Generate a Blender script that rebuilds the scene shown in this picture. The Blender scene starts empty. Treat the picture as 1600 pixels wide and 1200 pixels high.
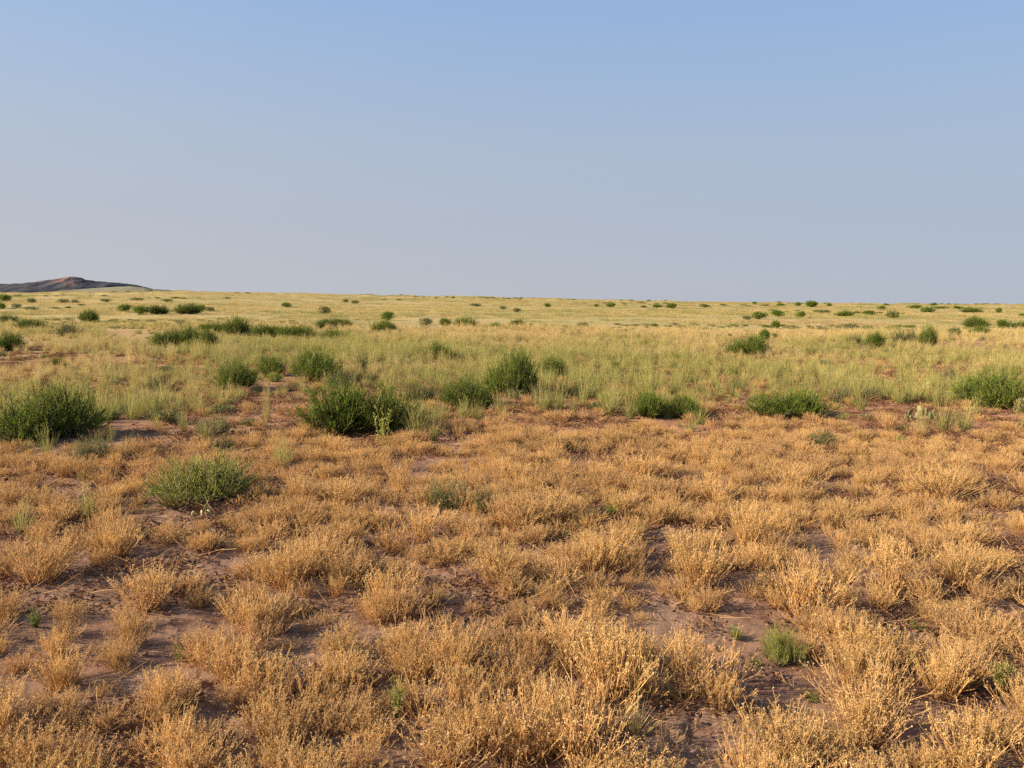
import bpy, math, random
import numpy as np
from mathutils import Matrix, Vector

R = math.radians
rng = np.random.default_rng(11)
random.seed(11)
scene = bpy.context.scene
col = scene.collection

# ------------------------------------------------------------------ camera
PW, PH, FPX = 1600.0, 1200.0, 1208.0          # photograph size and focal length in its pixels
CAM = np.array([0.0, 0.0, 1.70])
PITCH, ROLL = math.atan(128.5 / FPX), R(0.40)
_f = np.array([0, math.cos(PITCH), -math.sin(PITCH)])
_u0 = np.array([0, math.sin(PITCH), math.cos(PITCH)])
_r0 = np.array([1.0, 0, 0])
UPV = _u0 * math.cos(ROLL) - _r0 * math.sin(ROLL)
RIV = _r0 * math.cos(ROLL) + _u0 * math.sin(ROLL)
cd = bpy.data.cameras.new('camera')
cam = bpy.data.objects.new('camera', cd)
col.objects.link(cam)
cd.sensor_width = 36.0
cd.lens = 36.0 * FPX / PW
cd.clip_start, cd.clip_end = 0.05, 20000
m = Matrix.Identity(4)
for i in range(3):
    m[i][0], m[i][1], m[i][2], m[i][3] = RIV[i], UPV[i], -_f[i], CAM[i]
cam.matrix_world = m
scene.camera = cam

# ------------------------------------------------------------------ sky, sun, exposure
SUN_EL, SUN_BACK = R(25), R(7)                # low sun, to the left of the view and a little behind it
sun_dir = Vector((-math.cos(SUN_EL) * math.cos(SUN_BACK), -math.cos(SUN_EL) * math.sin(SUN_BACK), math.sin(SUN_EL)))
world = bpy.data.worlds.new('World')
scene.world = world
world.use_nodes = True
wn = world.node_tree
bg = wn.nodes['Background']
sky = wn.nodes.new('ShaderNodeTexSky')
sky.sky_type = 'NISHITA'
sky.sun_disc = False
sky.sun_elevation = SUN_EL
sky.sun_rotation = math.atan2(sun_dir.x, sun_dir.y)
sky.altitude = 1700
sky.air_density, sky.dust_density, sky.ozone_density = 1.0, 1.0, 2.5
# a pale dust veil over the clear sky, thickest at the horizon and the same all round
wtc = wn.nodes.new('ShaderNodeTexCoord')
wsep = wn.nodes.new('ShaderNodeSeparateXYZ')
wn.links.new(wtc.outputs['Generated'], wsep.inputs[0])
def sky_ramp(stops):
    r = wn.nodes.new('ShaderNodeValToRGB')
    e = r.color_ramp.elements
    while len(e) < len(stops): e.new(0.5)
    for el_, (p, c) in zip(e, stops): el_.position, el_.color = p, (*c, 1)
    wn.links.new(wsep.outputs['Z'], r.inputs[0])
    return r.outputs[0]
clear = sky_ramp([(0, (.03,) * 3), (.10, (.06,) * 3), (.183, (.12,) * 3), (.27, (.20,) * 3), (.34, (.25,) * 3), (1, (.6,) * 3)])
veil = sky_ramp([(0, (.267, .281, .316)), (.10, (.245, .267, .312)), (.183, (.220, .256, .310)), (.27, (.179, .234, .320)), (.34, (.151, .216, .325)), (.6, (.10, .15, .24)), (1, (.06, .09, .15))])
# the dust scatters a little more, and warmer, toward the sun
wdot = wn.nodes.new('ShaderNodeVectorMath'); wdot.operation = 'DOT_PRODUCT'
wn.links.new(wtc.outputs['Generated'], wdot.inputs[0]); wdot.inputs[1].default_value = sun_dir
wfw = wn.nodes.new('ShaderNodeVectorMath'); wfw.operation = 'MULTIPLY_ADD'
wn.links.new(wdot.outputs['Value'], wfw.inputs[0]); wfw.inputs[1].default_value = (.16, .08, .0); wfw.inputs[2].default_value = (.99, .985, .985)
wvm = wn.nodes.new('ShaderNodeVectorMath'); wvm.operation = 'MULTIPLY'
wn.links.new(veil, wvm.inputs[0]); wn.links.new(wfw.outputs[0], wvm.inputs[1])
veil = wvm.outputs[0]
wmul = wn.nodes.new('ShaderNodeVectorMath'); wmul.operation = 'MULTIPLY'
wn.links.new(sky.outputs[0], wmul.inputs[0]); wn.links.new(clear, wmul.inputs[1])
wmad = wn.nodes.new('ShaderNodeVectorMath'); wmad.operation = 'MULTIPLY_ADD'
wn.links.new(veil, wmad.inputs[0]); wmad.inputs[1].default_value = (10, 10, 10); wn.links.new(wmul.outputs[0], wmad.inputs[2])
wn.links.new(wmad.outputs[0], bg.inputs[0])
bg.inputs[1].default_value = 0.079
sl = bpy.data.lights.new('sun', 'SUN')
sl.energy, sl.angle, sl.color = 5.0, R(0.53), (1.0, 0.82, 0.59)
so = bpy.data.objects.new('sun', sl)
col.objects.link(so)
so.rotation_euler = sun_dir.to_track_quat('Z', 'Y').to_euler()
so.location = (-30, -5, 20)
scene.view_settings.view_transform = 'Standard'
scene.view_settings.look = 'None'
scene.view_settings.exposure = 1.15
scene.view_settings.gamma = 1.0
scene.view_settings.use_curve_mapping = False
scene.render.engine = 'CYCLES'
cy = scene.cycles
cy.max_bounces, cy.diffuse_bounces, cy.transmission_bounces = 5, 3, 3
cy.glossy_bounces, cy.transparent_max_bounces = 1, 2
cy.caustics_reflective = cy.caustics_refractive = False
cy.use_denoising = False

# ------------------------------------------------------------------ noise, terrain, pixel <-> ground
def vnoise(x, y, seed=0):
    x = np.asarray(x, float); y = np.asarray(y, float)
    xi, yi = np.floor(x).astype(np.int64), np.floor(y).astype(np.int64)
    fx, fy = x - xi, y - yi
    fx, fy = fx * fx * (3 - 2 * fx), fy * fy * (3 - 2 * fy)
    def h(a, b):
        n = (a * 374761393 + b * 668265263 + seed * 1274126177) & 0xffffffff
        n = ((n ^ (n >> 13)) * 1274126177) & 0xffffffff
        n = (n ^ (n >> 16)) & 0xffff
        return n / 65535.0
    a, b, c, d = h(xi, yi), h(xi + 1, yi), h(xi, yi + 1), h(xi + 1, yi + 1)
    return (a * (1 - fx) + b * fx) * (1 - fy) + (c * (1 - fx) + d * fx) * fy

def fbm(x, y, octv=4, seed=0, gain=0.5):
    s, a, t = 0.0, 1.0, 0.0
    for k in range(octv):
        s = s + a * vnoise(x * 2 ** k + 17.3 * k, y * 2 ** k - 9.1 * k, seed + k)
        t += a
        a *= gain
    return s / t

def ray(px, py):
    d = _f * FPX + RIV * (px - PW / 2) - UPV * (py - PH / 2)
    return d / np.linalg.norm(d)

def project(P):
    q = P - CAM
    z = np.maximum(q @ _f, 1e-3)
    return PW / 2 + FPX * (q @ RIV) / z, PH / 2 - FPX * (q @ UPV) / z

SKYLINE = [(0, 457.5), (150, 456.5), (300, 455), (450, 458), (600, 461), (800, 465), (1070, 471), (1330, 474.5), (1600, 476.5)]
_az, _el = [], []
for px, py in SKYLINE:
    d = ray(px, py)
    _az.append(math.atan2(d[0], d[1]))
    _el.append(math.atan2(d[2], math.hypot(d[0], d[1])))
D0 = 300.0

def terrain(x, y):
    x = np.asarray(x, float); y = np.asarray(y, float)
    d = np.hypot(x, y)
    az = np.arctan2(x, np.maximum(y, -1e9))
    e = np.interp(az, _az, _el)
    H = np.maximum(CAM[2] + D0 * np.tan(e), 0.4)
    t = np.clip(d / D0, 0, 1)
    z = H * t * t
    z = z + np.clip((d - 25) / 60, 0, 1) * (fbm(x / 40, y / 40, 3, 5) - 0.5) * 0.35 * np.clip(1.2 - d / 300, 0, 1)
    z = z + np.clip((d - 200) / 90, 0, 1) * (fbm(az * 60, d / 500, 4, 7) - .5) * 0.9
    near = np.clip(1 - d / 60, 0, 1)
    z = z + near * ((fbm(x / 1.3, y / 1.3, 3, 21) - 0.5) * 0.10 + (fbm(x / 7, y / 7, 2, 31) - 0.5) * 0.16)
    return z

def ground_at(px, py):
    d = ray(px, py)
    t, step = 1.5, 0.05
    while t < 2000:
        p = CAM + d * t
        if p[2] <= float(terrain(p[0], p[1])):
            lo, hi = t - step, t
            for _ in range(18):
                mid = (lo + hi) / 2
                p = CAM + d * mid
                if p[2] <= float(terrain(p[0], p[1])): hi = mid
                else: lo = mid
            p = CAM + d * hi
            return np.array([p[0], p[1], float(terrain(p[0], p[1]))])
        step = max(0.05, t * 0.01)
        t += step
    p = CAM + d * 290
    return np.array([p[0], p[1], float(terrain(p[0], p[1]))])

# ------------------------------------------------------------------ materials
def new_mat(name):
    mt = bpy.data.materials.new(name)
    mt.use_nodes = True
    nt = mt.node_tree
    nt.nodes.clear()
    return mt, nt

class N:
    def __init__(s, nt): s.nt = nt
    def node(s, kind, **kw):
        n = s.nt.nodes.new(kind)
        for k, v in kw.items(): setattr(n, k, v)
        return n
    def link(s, a, b): s.nt.links.new(a, b)
    def val(s, sock, v):
        if isinstance(v, bpy.types.NodeSocket): s.link(v, sock)
        else: sock.default_value = v
    def math(s, op, a, b=0.0, clamp=False):
        n = s.node('ShaderNodeMath', operation=op, use_clamp=clamp)
        s.val(n.inputs[0], a); s.val(n.inputs[1], b)
        return n.outputs[0]
    def mix(s, f, a, b):
        n = s.node('ShaderNodeMix', data_type='RGBA')
        s.val(n.inputs[0], f)
        s.val(n.inputs[6], (*a, 1) if isinstance(a, tuple) else a)
        s.val(n.inputs[7], (*b, 1) if isinstance(b, tuple) else b)
        return n.outputs[2]
    def scale(s, c, k):
        n = s.node('ShaderNodeVectorMath', operation='SCALE')
        s.link(c, n.inputs[0]); s.val(n.inputs[3], k)
        return n.outputs[0]
    def attr(s, name, kind='GEOMETRY'):
        return s.node('ShaderNodeAttribute', attribute_name=name, attribute_type=kind)
    def noise(s, sc, detail=3, vec=None, rough=0.55):
        n = s.node('ShaderNodeTexNoise')
        n.inputs['Scale'].default_value = sc
        n.inputs['Detail'].default_value = detail
        n.inputs['Roughness'].default_value = rough
        if vec is not None: s.link(vec, n.inputs['Vector'])
        return n.outputs[0]
    def ramp(s, f, a, b):
        n = s.node('ShaderNodeMapRange', clamp=True)
        s.val(n.inputs[0], f)
        n.inputs[1].default_value, n.inputs[2].default_value = a, b
        return n.outputs[0]

def plant_mat(name, low, high, alt, trans=0.28, rough=0.75, vary=(0.72, 1.25)):
    """low -> high along the stem, alt is the colour the plant's own tint (0..1) leads to; every strand has its own tone."""
    mt, nt = new_mat(name)
    g = N(nt)
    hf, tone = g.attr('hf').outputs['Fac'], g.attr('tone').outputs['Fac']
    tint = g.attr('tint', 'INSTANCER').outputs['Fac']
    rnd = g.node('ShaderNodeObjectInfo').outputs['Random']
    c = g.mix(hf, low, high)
    f = g.math('ADD', tint, g.math('MULTIPLY', g.math('SUBTRACT', tone, 0.5), 0.5), True)
    c = g.mix(f, c, alt)
    k = g.math('ADD', vary[0], g.math('MULTIPLY', tone, vary[1] - vary[0]))
    k = g.math('MULTIPLY', k, g.math('ADD', 0.88, g.math('MULTIPLY', rnd, 0.24)))
    c = g.scale(c, k)
    d = g.node('ShaderNodeBsdfPrincipled')
    g.link(c, d.inputs['Base Color'])
    d.inputs['Roughness'].default_value = rough
    d.inputs['Specular IOR Level'].default_value = 0.25
    t = g.node('ShaderNodeBsdfTranslucent')
    g.link(c, t.inputs[0])
    mx = g.node('ShaderNodeMixShader')
    mx.inputs[0].default_value = trans
    g.link(d.outputs[0], mx.inputs[1]); g.link(t.outputs[0], mx.inputs[2])
    o = g.node('ShaderNodeOutputMaterial')
    g.link(mx.outputs[0], o.inputs[0])
    return mt

M = {}
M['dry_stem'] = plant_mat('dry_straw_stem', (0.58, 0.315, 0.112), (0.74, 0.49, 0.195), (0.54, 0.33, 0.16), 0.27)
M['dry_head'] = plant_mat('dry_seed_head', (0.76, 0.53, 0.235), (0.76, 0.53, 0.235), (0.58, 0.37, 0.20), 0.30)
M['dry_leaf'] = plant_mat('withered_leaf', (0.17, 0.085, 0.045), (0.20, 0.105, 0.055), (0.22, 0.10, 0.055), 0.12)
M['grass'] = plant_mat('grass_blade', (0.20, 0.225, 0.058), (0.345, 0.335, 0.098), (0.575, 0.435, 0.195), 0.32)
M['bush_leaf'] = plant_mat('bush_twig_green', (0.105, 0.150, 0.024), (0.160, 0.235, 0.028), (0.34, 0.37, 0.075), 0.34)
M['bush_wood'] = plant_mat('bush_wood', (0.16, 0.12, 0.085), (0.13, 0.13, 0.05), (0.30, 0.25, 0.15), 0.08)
M['olive_leaf'] = plant_mat('olive_leaf', (0.13, 0.14, 0.055), (0.20, 0.215, 0.075), (0.36, 0.33, 0.14), 0.28)
M['weed_leaf'] = plant_mat('weed_leaf', (0.14, 0.175, 0.042), (0.235, 0.285, 0.062), (0.43, 0.43, 0.11), 0.34)

def soil_material():
    mt, nt = new_mat('desert_soil')
    g = N(nt)
    geo = g.node('ShaderNodeNewGeometry')
    pos = geo.outputs['Position']
    cover = g.attr('cover').outputs['Fac']
    red = g.attr('red').outputs['Fac']
    n1, n2, n3 = g.noise(0.9, 4, pos), g.noise(9, 5, pos), g.noise(70, 4, pos, 0.65)
    n4 = g.noise(3.1, 3, pos)
    n5 = g.noise(320, 3, pos, 0.7)
    c = g.mix(g.ramp(n1, 0.38, 0.62), (0.37, 0.195, 0.112), (0.28, 0.130, 0.068))
    c = g.mix(red, g.mix(g.ramp(n1, 0.38, 0.62), (0.285, 0.180, 0.124), (0.225, 0.130, 0.086)), c)
    c = g.mix(g.math('MULTIPLY', g.ramp(n4, 0.52, 0.66), 0.6), c, (0.35, 0.225, 0.150))
    c = g.mix(g.math('MULTIPLY', g.ramp(n2, 0.50, 0.68), 0.65), c, (0.16, 0.072, 0.042))
    c = g.scale(c, g.math('ADD', 0.50, g.math('ADD', g.math('MULTIPLY', n3, 0.60), g.math('MULTIPLY', n5, 0.4))))
    far = g.mix(g.ramp(g.noise(0.06, 5, pos), 0.35, 0.65), (0.31, 0.265, 0.105), (0.42, 0.32, 0.145))
    c = g.mix(cover, c, far)
    b = g.node('ShaderNodeBsdfPrincipled')
    g.link(c, b.inputs['Base Color'])
    b.inputs['Roughness'].default_value = 0.95
    b.inputs['Specular IOR Level'].default_value = 0.1
    bp = g.node('ShaderNodeBump')
    bp.inputs['Strength'].default_value = 0.9
    bp.inputs['Distance'].default_value = 0.02
    g.link(g.math('ADD', g.math('ADD', g.math('MULTIPLY', n3, 0.5), g.math('MULTIPLY', n5, 0.22)), n2), bp.inputs['Height'])
    g.link(bp.outputs[0], b.inputs['Normal'])
    o = g.node('ShaderNodeOutputMaterial')
    g.link(b.outputs[0], o.inputs[0])
    return mt

def rock_material(name, ca, cb, sc):
    mt, nt = new_mat(name)
    g = N(nt)
    tc = g.node('ShaderNodeTexCoord').outputs['Object']
    rnd = g.node('ShaderNodeObjectInfo').outputs['Random']
    c = g.mix(g.noise(sc, 4, tc), ca, cb)
    c = g.scale(c, g.math('ADD', 0.7, g.math('MULTIPLY', rnd, 0.6)))
    b = g.node('ShaderNodeBsdfPrincipled')
    g.link(c, b.inputs['Base Color'])
    b.inputs['Roughness'].default_value = 0.95
    b.inputs['Specular IOR Level'].default_value = 0.1
    o = g.node('ShaderNodeOutputMaterial')
    g.link(b.outputs[0], o.inputs[0])
    return mt

M['soil'] = soil_material()
M['clod'] = rock_material('soil_clod', (0.30, 0.17, 0.11), (0.19, 0.10, 0.065), 40)

def hill_material():
    mt, nt = new_mat('badland_rock')
    g = N(nt)
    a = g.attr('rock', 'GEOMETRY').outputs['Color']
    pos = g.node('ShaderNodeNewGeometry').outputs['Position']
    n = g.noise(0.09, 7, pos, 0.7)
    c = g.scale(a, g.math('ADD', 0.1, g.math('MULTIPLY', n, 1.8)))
    b = g.node('ShaderNodeBsdfPrincipled')
    g.link(c, b.inputs['Base Color'])
    b.inputs['Roughness'].default_value = 1.0
    b.inputs['Specular IOR Level'].default_value = 0.05
    o = g.node('ShaderNodeOutputMaterial')
    g.link(b.outputs[0], o.inputs[0])
    return mt
M['hill'] = hill_material()

def pad_material():
    mt, nt = new_mat('cactus_pad')
    g = N(nt)
    tc = g.node('ShaderNodeTexCoord').outputs['Object']
    tint = g.attr('tint', 'INSTANCER').outputs['Fac']
    c = g.mix(g.noise(30, 3, tc), (0.15, 0.165, 0.065), (0.22, 0.22, 0.09))
    c = g.mix(tint, c, (0.62, 0.52, 0.20))
    v = g.node('ShaderNodeTexVoronoi')
    v.inputs['Scale'].default_value = 6
    g.link(tc, v.inputs['Vector'])
    c = g.mix(g.ramp(v.outputs['Distance'], 0.16, 0.10), c, (0.50, 0.40, 0.24))
    b = g.node('ShaderNodeBsdfPrincipled')
    g.link(c, b.inputs['Base Color'])
    b.inputs['Roughness'].default_value = 0.6
    o = g.node('ShaderNodeOutputMaterial')
    g.link(b.outputs[0], o.inputs[0])
    return mt
M['pad'] = pad_material()

# ------------------------------------------------------------------ mesh helpers
class Geo:
    """collects strands and small leaf faces as arrays; build() makes one mesh."""
    def __init__(s):
        s.v, s.f4, s.f3, s.hf, s.tone, s.m4, s.m3, s.n = [], [], [], [], [], [], [], 0
    def tubes(s, P, Rad, tone, hf, sides=3, mat=0):
        P = np.asarray(P, float); n, k, _ = P.shape
        T = np.gradient(P, axis=1)
        T /= np.linalg.norm(T, axis=2, keepdims=True) + 1e-12
        ref = np.where(np.abs(T[..., 2:3]) > 0.9, np.array([1.0, 0, 0]), np.array([0, 0, 1.0]))
        A = np.cross(T, ref); A /= np.linalg.norm(A, axis=2, keepdims=True) + 1e-12
        B = np.cross(T, A)
        Rad = np.broadcast_to(Rad, (n, k))
        ang = rng.uniform(0, 6.28, (n, 1))
        rings = []
        for j in range(sides):
            a = (ang + j * 2 * math.pi / sides)[..., None]
            rings.append(P + (A * np.cos(a) + B * np.sin(a)) * Rad[..., None])
        V = np.stack(rings, 2)                      # n,k,sides,3
        idx = s.n + np.arange(n * k * sides).reshape(n, k, sides)
        for j in range(sides):
            j2 = (j + 1) % sides
            q = np.stack([idx[:, :-1, j], idx[:, :-1, j2], idx[:, 1:, j2], idx[:, 1:, j]], -1).reshape(-1, 4)
            s.f4.append(q); s.m4.append(np.full(len(q), mat))
        s.v.append(V.reshape(-1, 3))
        s.tone.append(np.repeat(np.asarray(tone), k * sides))
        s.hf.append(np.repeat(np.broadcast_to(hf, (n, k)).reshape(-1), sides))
        s.n += n * k * sides
    def ribbons(s, P, W, tone, hf, mat=0, side=None):
        P = np.asarray(P, float); n, k, _ = P.shape
        if side is None:
            a = rng.uniform(0, 6.28, n)
            side = np.stack([np.cos(a), np.sin(a), rng.uniform(-.3, .3, n)], 1)
        W = np.broadcast_to(W, (n, k))
        V = np.stack([P - side[:, None] * W[..., None] / 2, P + side[:, None] * W[..., None] / 2], 2)
        idx = s.n + np.arange(n * k * 2).reshape(n, k, 2)
        q = np.stack([idx[:, :-1, 0], idx[:, :-1, 1], idx[:, 1:, 1], idx[:, 1:, 0]], -1).reshape(-1, 4)
        s.f4.append(q); s.m4.append(np.full(len(q), mat))
        s.v.append(V.reshape(-1, 3))
        s.tone.append(np.repeat(np.asarray(tone), k * 2))
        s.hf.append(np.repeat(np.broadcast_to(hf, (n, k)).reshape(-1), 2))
        s.n += n * k * 2
    def leaves(s, C, size, tone, hf, mat=0, axis=None, aspect=0.35, fold=0.25):
        """diamond leaves: two triangles folded along the midrib"""
        C = np.asarray(C, float); n = len(C)
        if axis is None:
            axis = rng.normal(size=(n, 3))
        axis = axis / (np.linalg.norm(axis, axis=1, keepdims=True) + 1e-9)
        o = np.cross(axis, rng.normal(size=(n, 3))); o /= np.linalg.norm(o, axis=1, keepdims=True) + 1e-9
        up = np.cross(axis, o)
        size = np.broadcast_to(size, (n,))[:, None]
        a, b = C, C + axis * size
        mid = C + axis * size * 0.5 + up * size * fold * 0.4
        V = np.stack([a, mid + o * size * aspect / 2, b, mid - o * size * aspect / 2], 1)
        idx = s.n + np.arange(n * 4).reshape(n, 4)
        s.f3.append(np.concatenate([idx[:, [0, 1, 2]], idx[:, [0, 2, 3]]])); s.m3.append(np.full(2 * n, mat))
        s.v.append(V.reshape(-1, 3))
        s.tone.append(np.repeat(np.asarray(tone), 4))
        s.hf.append(np.repeat(np.broadcast_to(hf, (n,)), 4))
        s.n += n * 4
    def build(s, name, mats):
        me = bpy.data.meshes.new(name)
        V = np.concatenate(s.v).astype(np.float32)
        f4 = np.concatenate(s.f4) if s.f4 else np.zeros((0, 4), int)
        f3 = np.concatenate(s.f3) if s.f3 else np.zeros((0, 3), int)
        me.vertices.add(len(V)); me.vertices.foreach_set('co', V.ravel())
        loops = np.concatenate([f4.ravel(), f3.ravel()]).astype(np.int32)
        me.loops.add(len(loops)); me.loops.foreach_set('vertex_index', loops)
        starts = np.concatenate([np.arange(len(f4)) * 4, len(f4) * 4 + np.arange(len(f3)) * 3]).astype(np.int32)
        me.polygons.add(len(starts)); me.polygons.foreach_set('loop_start', starts)
        mi = np.concatenate([*(s.m4 or [np.zeros(0)]), *(s.m3 or [np.zeros(0)])]).astype(np.int32)
        for x in mats: me.materials.append(x)
        me.polygons.foreach_set('material_index', mi)
        for nm, arr in (('tone', s.tone), ('hf', s.hf)):
            a = me.attributes.new(nm, 'FLOAT', 'POINT')
            a.data.foreach_set('value', np.concatenate(arr).astype(np.float32))
        me.update(calc_edges=True)
        me.validate()
        return me

def curve_stems(base, dirs, length, k=4, up=0.25, wob=0.03):
    """polylines that start along dirs and bend upward (up > 0) or droop (up < 0)"""
    n = len(base)
    P = np.zeros((n, k, 3)); P[:, 0] = base
    d = dirs.copy()
    for i in range(1, k):
        d = d + np.array([0, 0, up / k]) + rng.normal(scale=wob, size=(n, 3))
        d /= np.linalg.norm(d, axis=1, keepdims=True)
        P[:, i] = P[:, i - 1] + d * (length / (k - 1))[:, None]
    return P

def cone_dirs(n, maxtilt, power=0.6):
    a = rng.uniform(0, 2 * math.pi, n)
    t = maxtilt * rng.uniform(0, 1, n) ** power
    return np.stack([np.sin(t) * np.cos(a), np.sin(t) * np.sin(a), np.cos(t)], 1)

def along(P, i, f):
    """points at fraction f (0..1) along polylines P[i]"""
    k = P.shape[1] - 1
    x = np.clip(f * k, 0, k - 1e-6); j = x.astype(int); t = (x - j)[:, None]
    return P[i, j] * (1 - t) + P[i, j + 1] * t, P[i, j + 1] - P[i, j]

# ------------------------------------------------------------------ plant prototypes (unit sized or real sized)
def dry_plant(n=85, hgt=0.30, tilt=48, heads=1.0, seedhead=1.0):
    """vase of brittle straw stems that fork near the top and carry little flat seed heads; withered leaves at the foot"""
    a = rng.uniform(0, 6.28, n); r = 0.07 * np.sqrt(rng.uniform(0, 1, n))
    base = np.stack([r * np.cos(a), r * np.sin(a), np.full(n, -0.01)], 1)
    dirs = cone_dirs(n, R(tilt), 0.62)
    lean = base * 4; dirs[:, :2] += lean[:, :2]; dirs /= np.linalg.norm(dirs, axis=1, keepdims=True)
    L = hgt * rng.uniform(0.62, 1.18, n)
    P = curve_stems(base, dirs, L, 5, 0.18, 0.04)
    tone = rng.uniform(0, 1, n)
    S, Hd, Lf = Geo(), Geo(), Geo()
    hfs = np.linspace(0, 1, 5)[None]
    S.tubes(P, np.linspace(0.0022, 0.0012, 5)[None], tone, hfs)
    tips, tdir, ttone = [P[:, -1]], [P[:, -1] - P[:, -2]], [tone]
    nb = 5
    i = np.repeat(np.arange(n), nb)
    f = rng.uniform(0.55, 0.98, n * nb)
    q, tg = along(P, i, f)
    tg /= np.linalg.norm(tg, axis=1, keepdims=True)
    bd = tg + rng.normal(scale=0.34, size=(n * nb, 3)) + np.array([0, 0, 0.35])
    bd /= np.linalg.norm(bd, axis=1, keepdims=True)
    bl = rng.uniform(0.025, 0.085, n * nb) * hgt / 0.3 * (1.15 - f * 0.4)
    B = curve_stems(q, bd, bl, 3, 0.4, 0.08)
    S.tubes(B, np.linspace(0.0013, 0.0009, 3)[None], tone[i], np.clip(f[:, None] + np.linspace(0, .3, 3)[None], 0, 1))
    tips.append(B[:, -1]); tdir.append(B[:, -1] - B[:, -2]); ttone.append(tone[i])
    tips, tdir, ttone = np.concatenate(tips), np.concatenate(tdir), np.concatenate(ttone)
    keep = rng.uniform(0, 1, len(tips)) < heads
    tips, tdir, ttone = tips[keep], tdir[keep], ttone[keep]
    tdir /= np.linalg.norm(tdir, axis=1, keepdims=True)
    nl = 4
    C = np.repeat(tips, nl, 0) + rng.normal(scale=0.0018, size=(len(tips) * nl, 3))
    ax = np.repeat(tdir, nl, 0) * 0.55 + rng.normal(scale=0.62, size=(len(C), 3))
    Hd.leaves(C, rng.uniform(0.005, 0.011, len(C)) * seedhead, np.repeat(ttone, nl) * 0.6 + rng.uniform(0, .4, len(C)), 1.0, axis=ax, aspect=0.5)
    # clasping bracts up the stems
    i = rng.integers(0, n, n * 3); f = rng.uniform(0.3, 0.95, n * 3)
    q, tg = along(P, i, f)
    Hd.leaves(q, rng.uniform(0.006, 0.013, len(q)), tone[i], 1.0, axis=tg / np.linalg.norm(tg, axis=1, keepdims=True) + rng.normal(scale=.6, size=(len(q), 3)), aspect=0.35)
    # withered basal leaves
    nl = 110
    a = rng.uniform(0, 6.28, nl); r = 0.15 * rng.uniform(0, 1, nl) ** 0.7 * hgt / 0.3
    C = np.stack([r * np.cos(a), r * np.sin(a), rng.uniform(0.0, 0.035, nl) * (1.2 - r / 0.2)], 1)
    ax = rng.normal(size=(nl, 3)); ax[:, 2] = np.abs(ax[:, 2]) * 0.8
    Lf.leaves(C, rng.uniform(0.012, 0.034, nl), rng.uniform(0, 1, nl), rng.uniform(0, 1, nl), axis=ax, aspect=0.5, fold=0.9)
    return S, Hd, Lf

def merge(parts):
    g = Geo()
    for mi, p in enumerate(parts):
        off = g.n
        g.v += p.v; g.tone += p.tone; g.hf += p.hf
        g.f4 += [x + off for x in p.f4]; g.f3 += [x + off for x in p.f3]
        g.m4 += [np.full(len(x), mi) for x in p.f4]; g.m3 += [np.full(len(x), mi) for x in p.f3]
        g.n += p.n
    return g

def green_bush(n=560, tw=7, wild=1.15, leafsize=0.025, width=1.0, height=0.6):
    """dome of fine upright green twigs, unit width 1, height 0.6"""
    S, F = Geo(), Geo()
    # a bush is a few crowded crowns
    nc = 8
    ca = rng.uniform(0, 6.28, nc); cr = 0.29 * np.sqrt(rng.uniform(0, 1, nc))
    cc = np.stack([cr * np.cos(ca), cr * np.sin(ca), np.zeros(nc)], 1)
    chs = rng.uniform(0.62, 1.08, nc)
    w = rng.integers(0, nc, n)
    base = cc[w] * 0.85 + rng.normal(scale=0.035, size=(n, 3)) * np.array([1, 1, 0]) - np.array([0, 0, .01])
    dirs = cone_dirs(n, R(80), 0.62)
    dirs[:, :2] += cc[w][:, :2] * 1.2
    dirs /= np.linalg.norm(dirs, axis=1, keepdims=True)
    horiz = np.linalg.norm(dirs[:, :2], axis=1)
    L = (0.54 - 0.12 * horiz) * chs[w] * rng.uniform(0.76, 1.08, n)
    P = curve_stems(base, dirs, L, 5, 0.55, 0.06)
    tone = np.clip(rng.normal(0.45, 0.22, n), 0, 1)
    S.tubes(P, np.linspace(0.0055, 0.0022, 5)[None], tone, np.linspace(0, 1, 5)[None])
    i = np.repeat(np.arange(n), tw); f = rng.uniform(0.22, 1.0, n * tw)
    q, tg = along(P, i, f)
    tg /= np.linalg.norm(tg, axis=1, keepdims=True)
    bd = tg + rng.normal(scale=0.38 * wild, size=(n * tw, 3)) + np.array([0, 0, 0.35])
    bd /= np.linalg.norm(bd, axis=1, keepdims=True)
    B = curve_stems(q, bd, rng.uniform(0.05, 0.15, n * tw), 3, 0.3, 0.06)
    bt = np.clip(tone[i] + rng.normal(scale=0.12, size=n * tw), 0, 1)
    F.tubes(B, np.linspace(0.0030, 0.0014, 3)[None], bt, np.clip(f[:, None] + np.linspace(-.1, .25, 3)[None], 0, 1))
    nl = 4
    i = np.repeat(np.arange(n * tw), nl); f2 = rng.uniform(0.1, 1.0, len(i))
    q, tg = along(B, i, f2)
    tg /= np.linalg.norm(tg, axis=1, keepdims=True)
    F.leaves(q, rng.uniform(0.6, 1.3, len(q)) * leafsize, bt[i], np.clip(f[i // 1] * 0.7 + f2 * 0.3, 0, 1),
             axis=tg + rng.normal(scale=0.45, size=(len(q), 3)) + np.array([0, 0, .2]), aspect=0.22)
    return S, F

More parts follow.
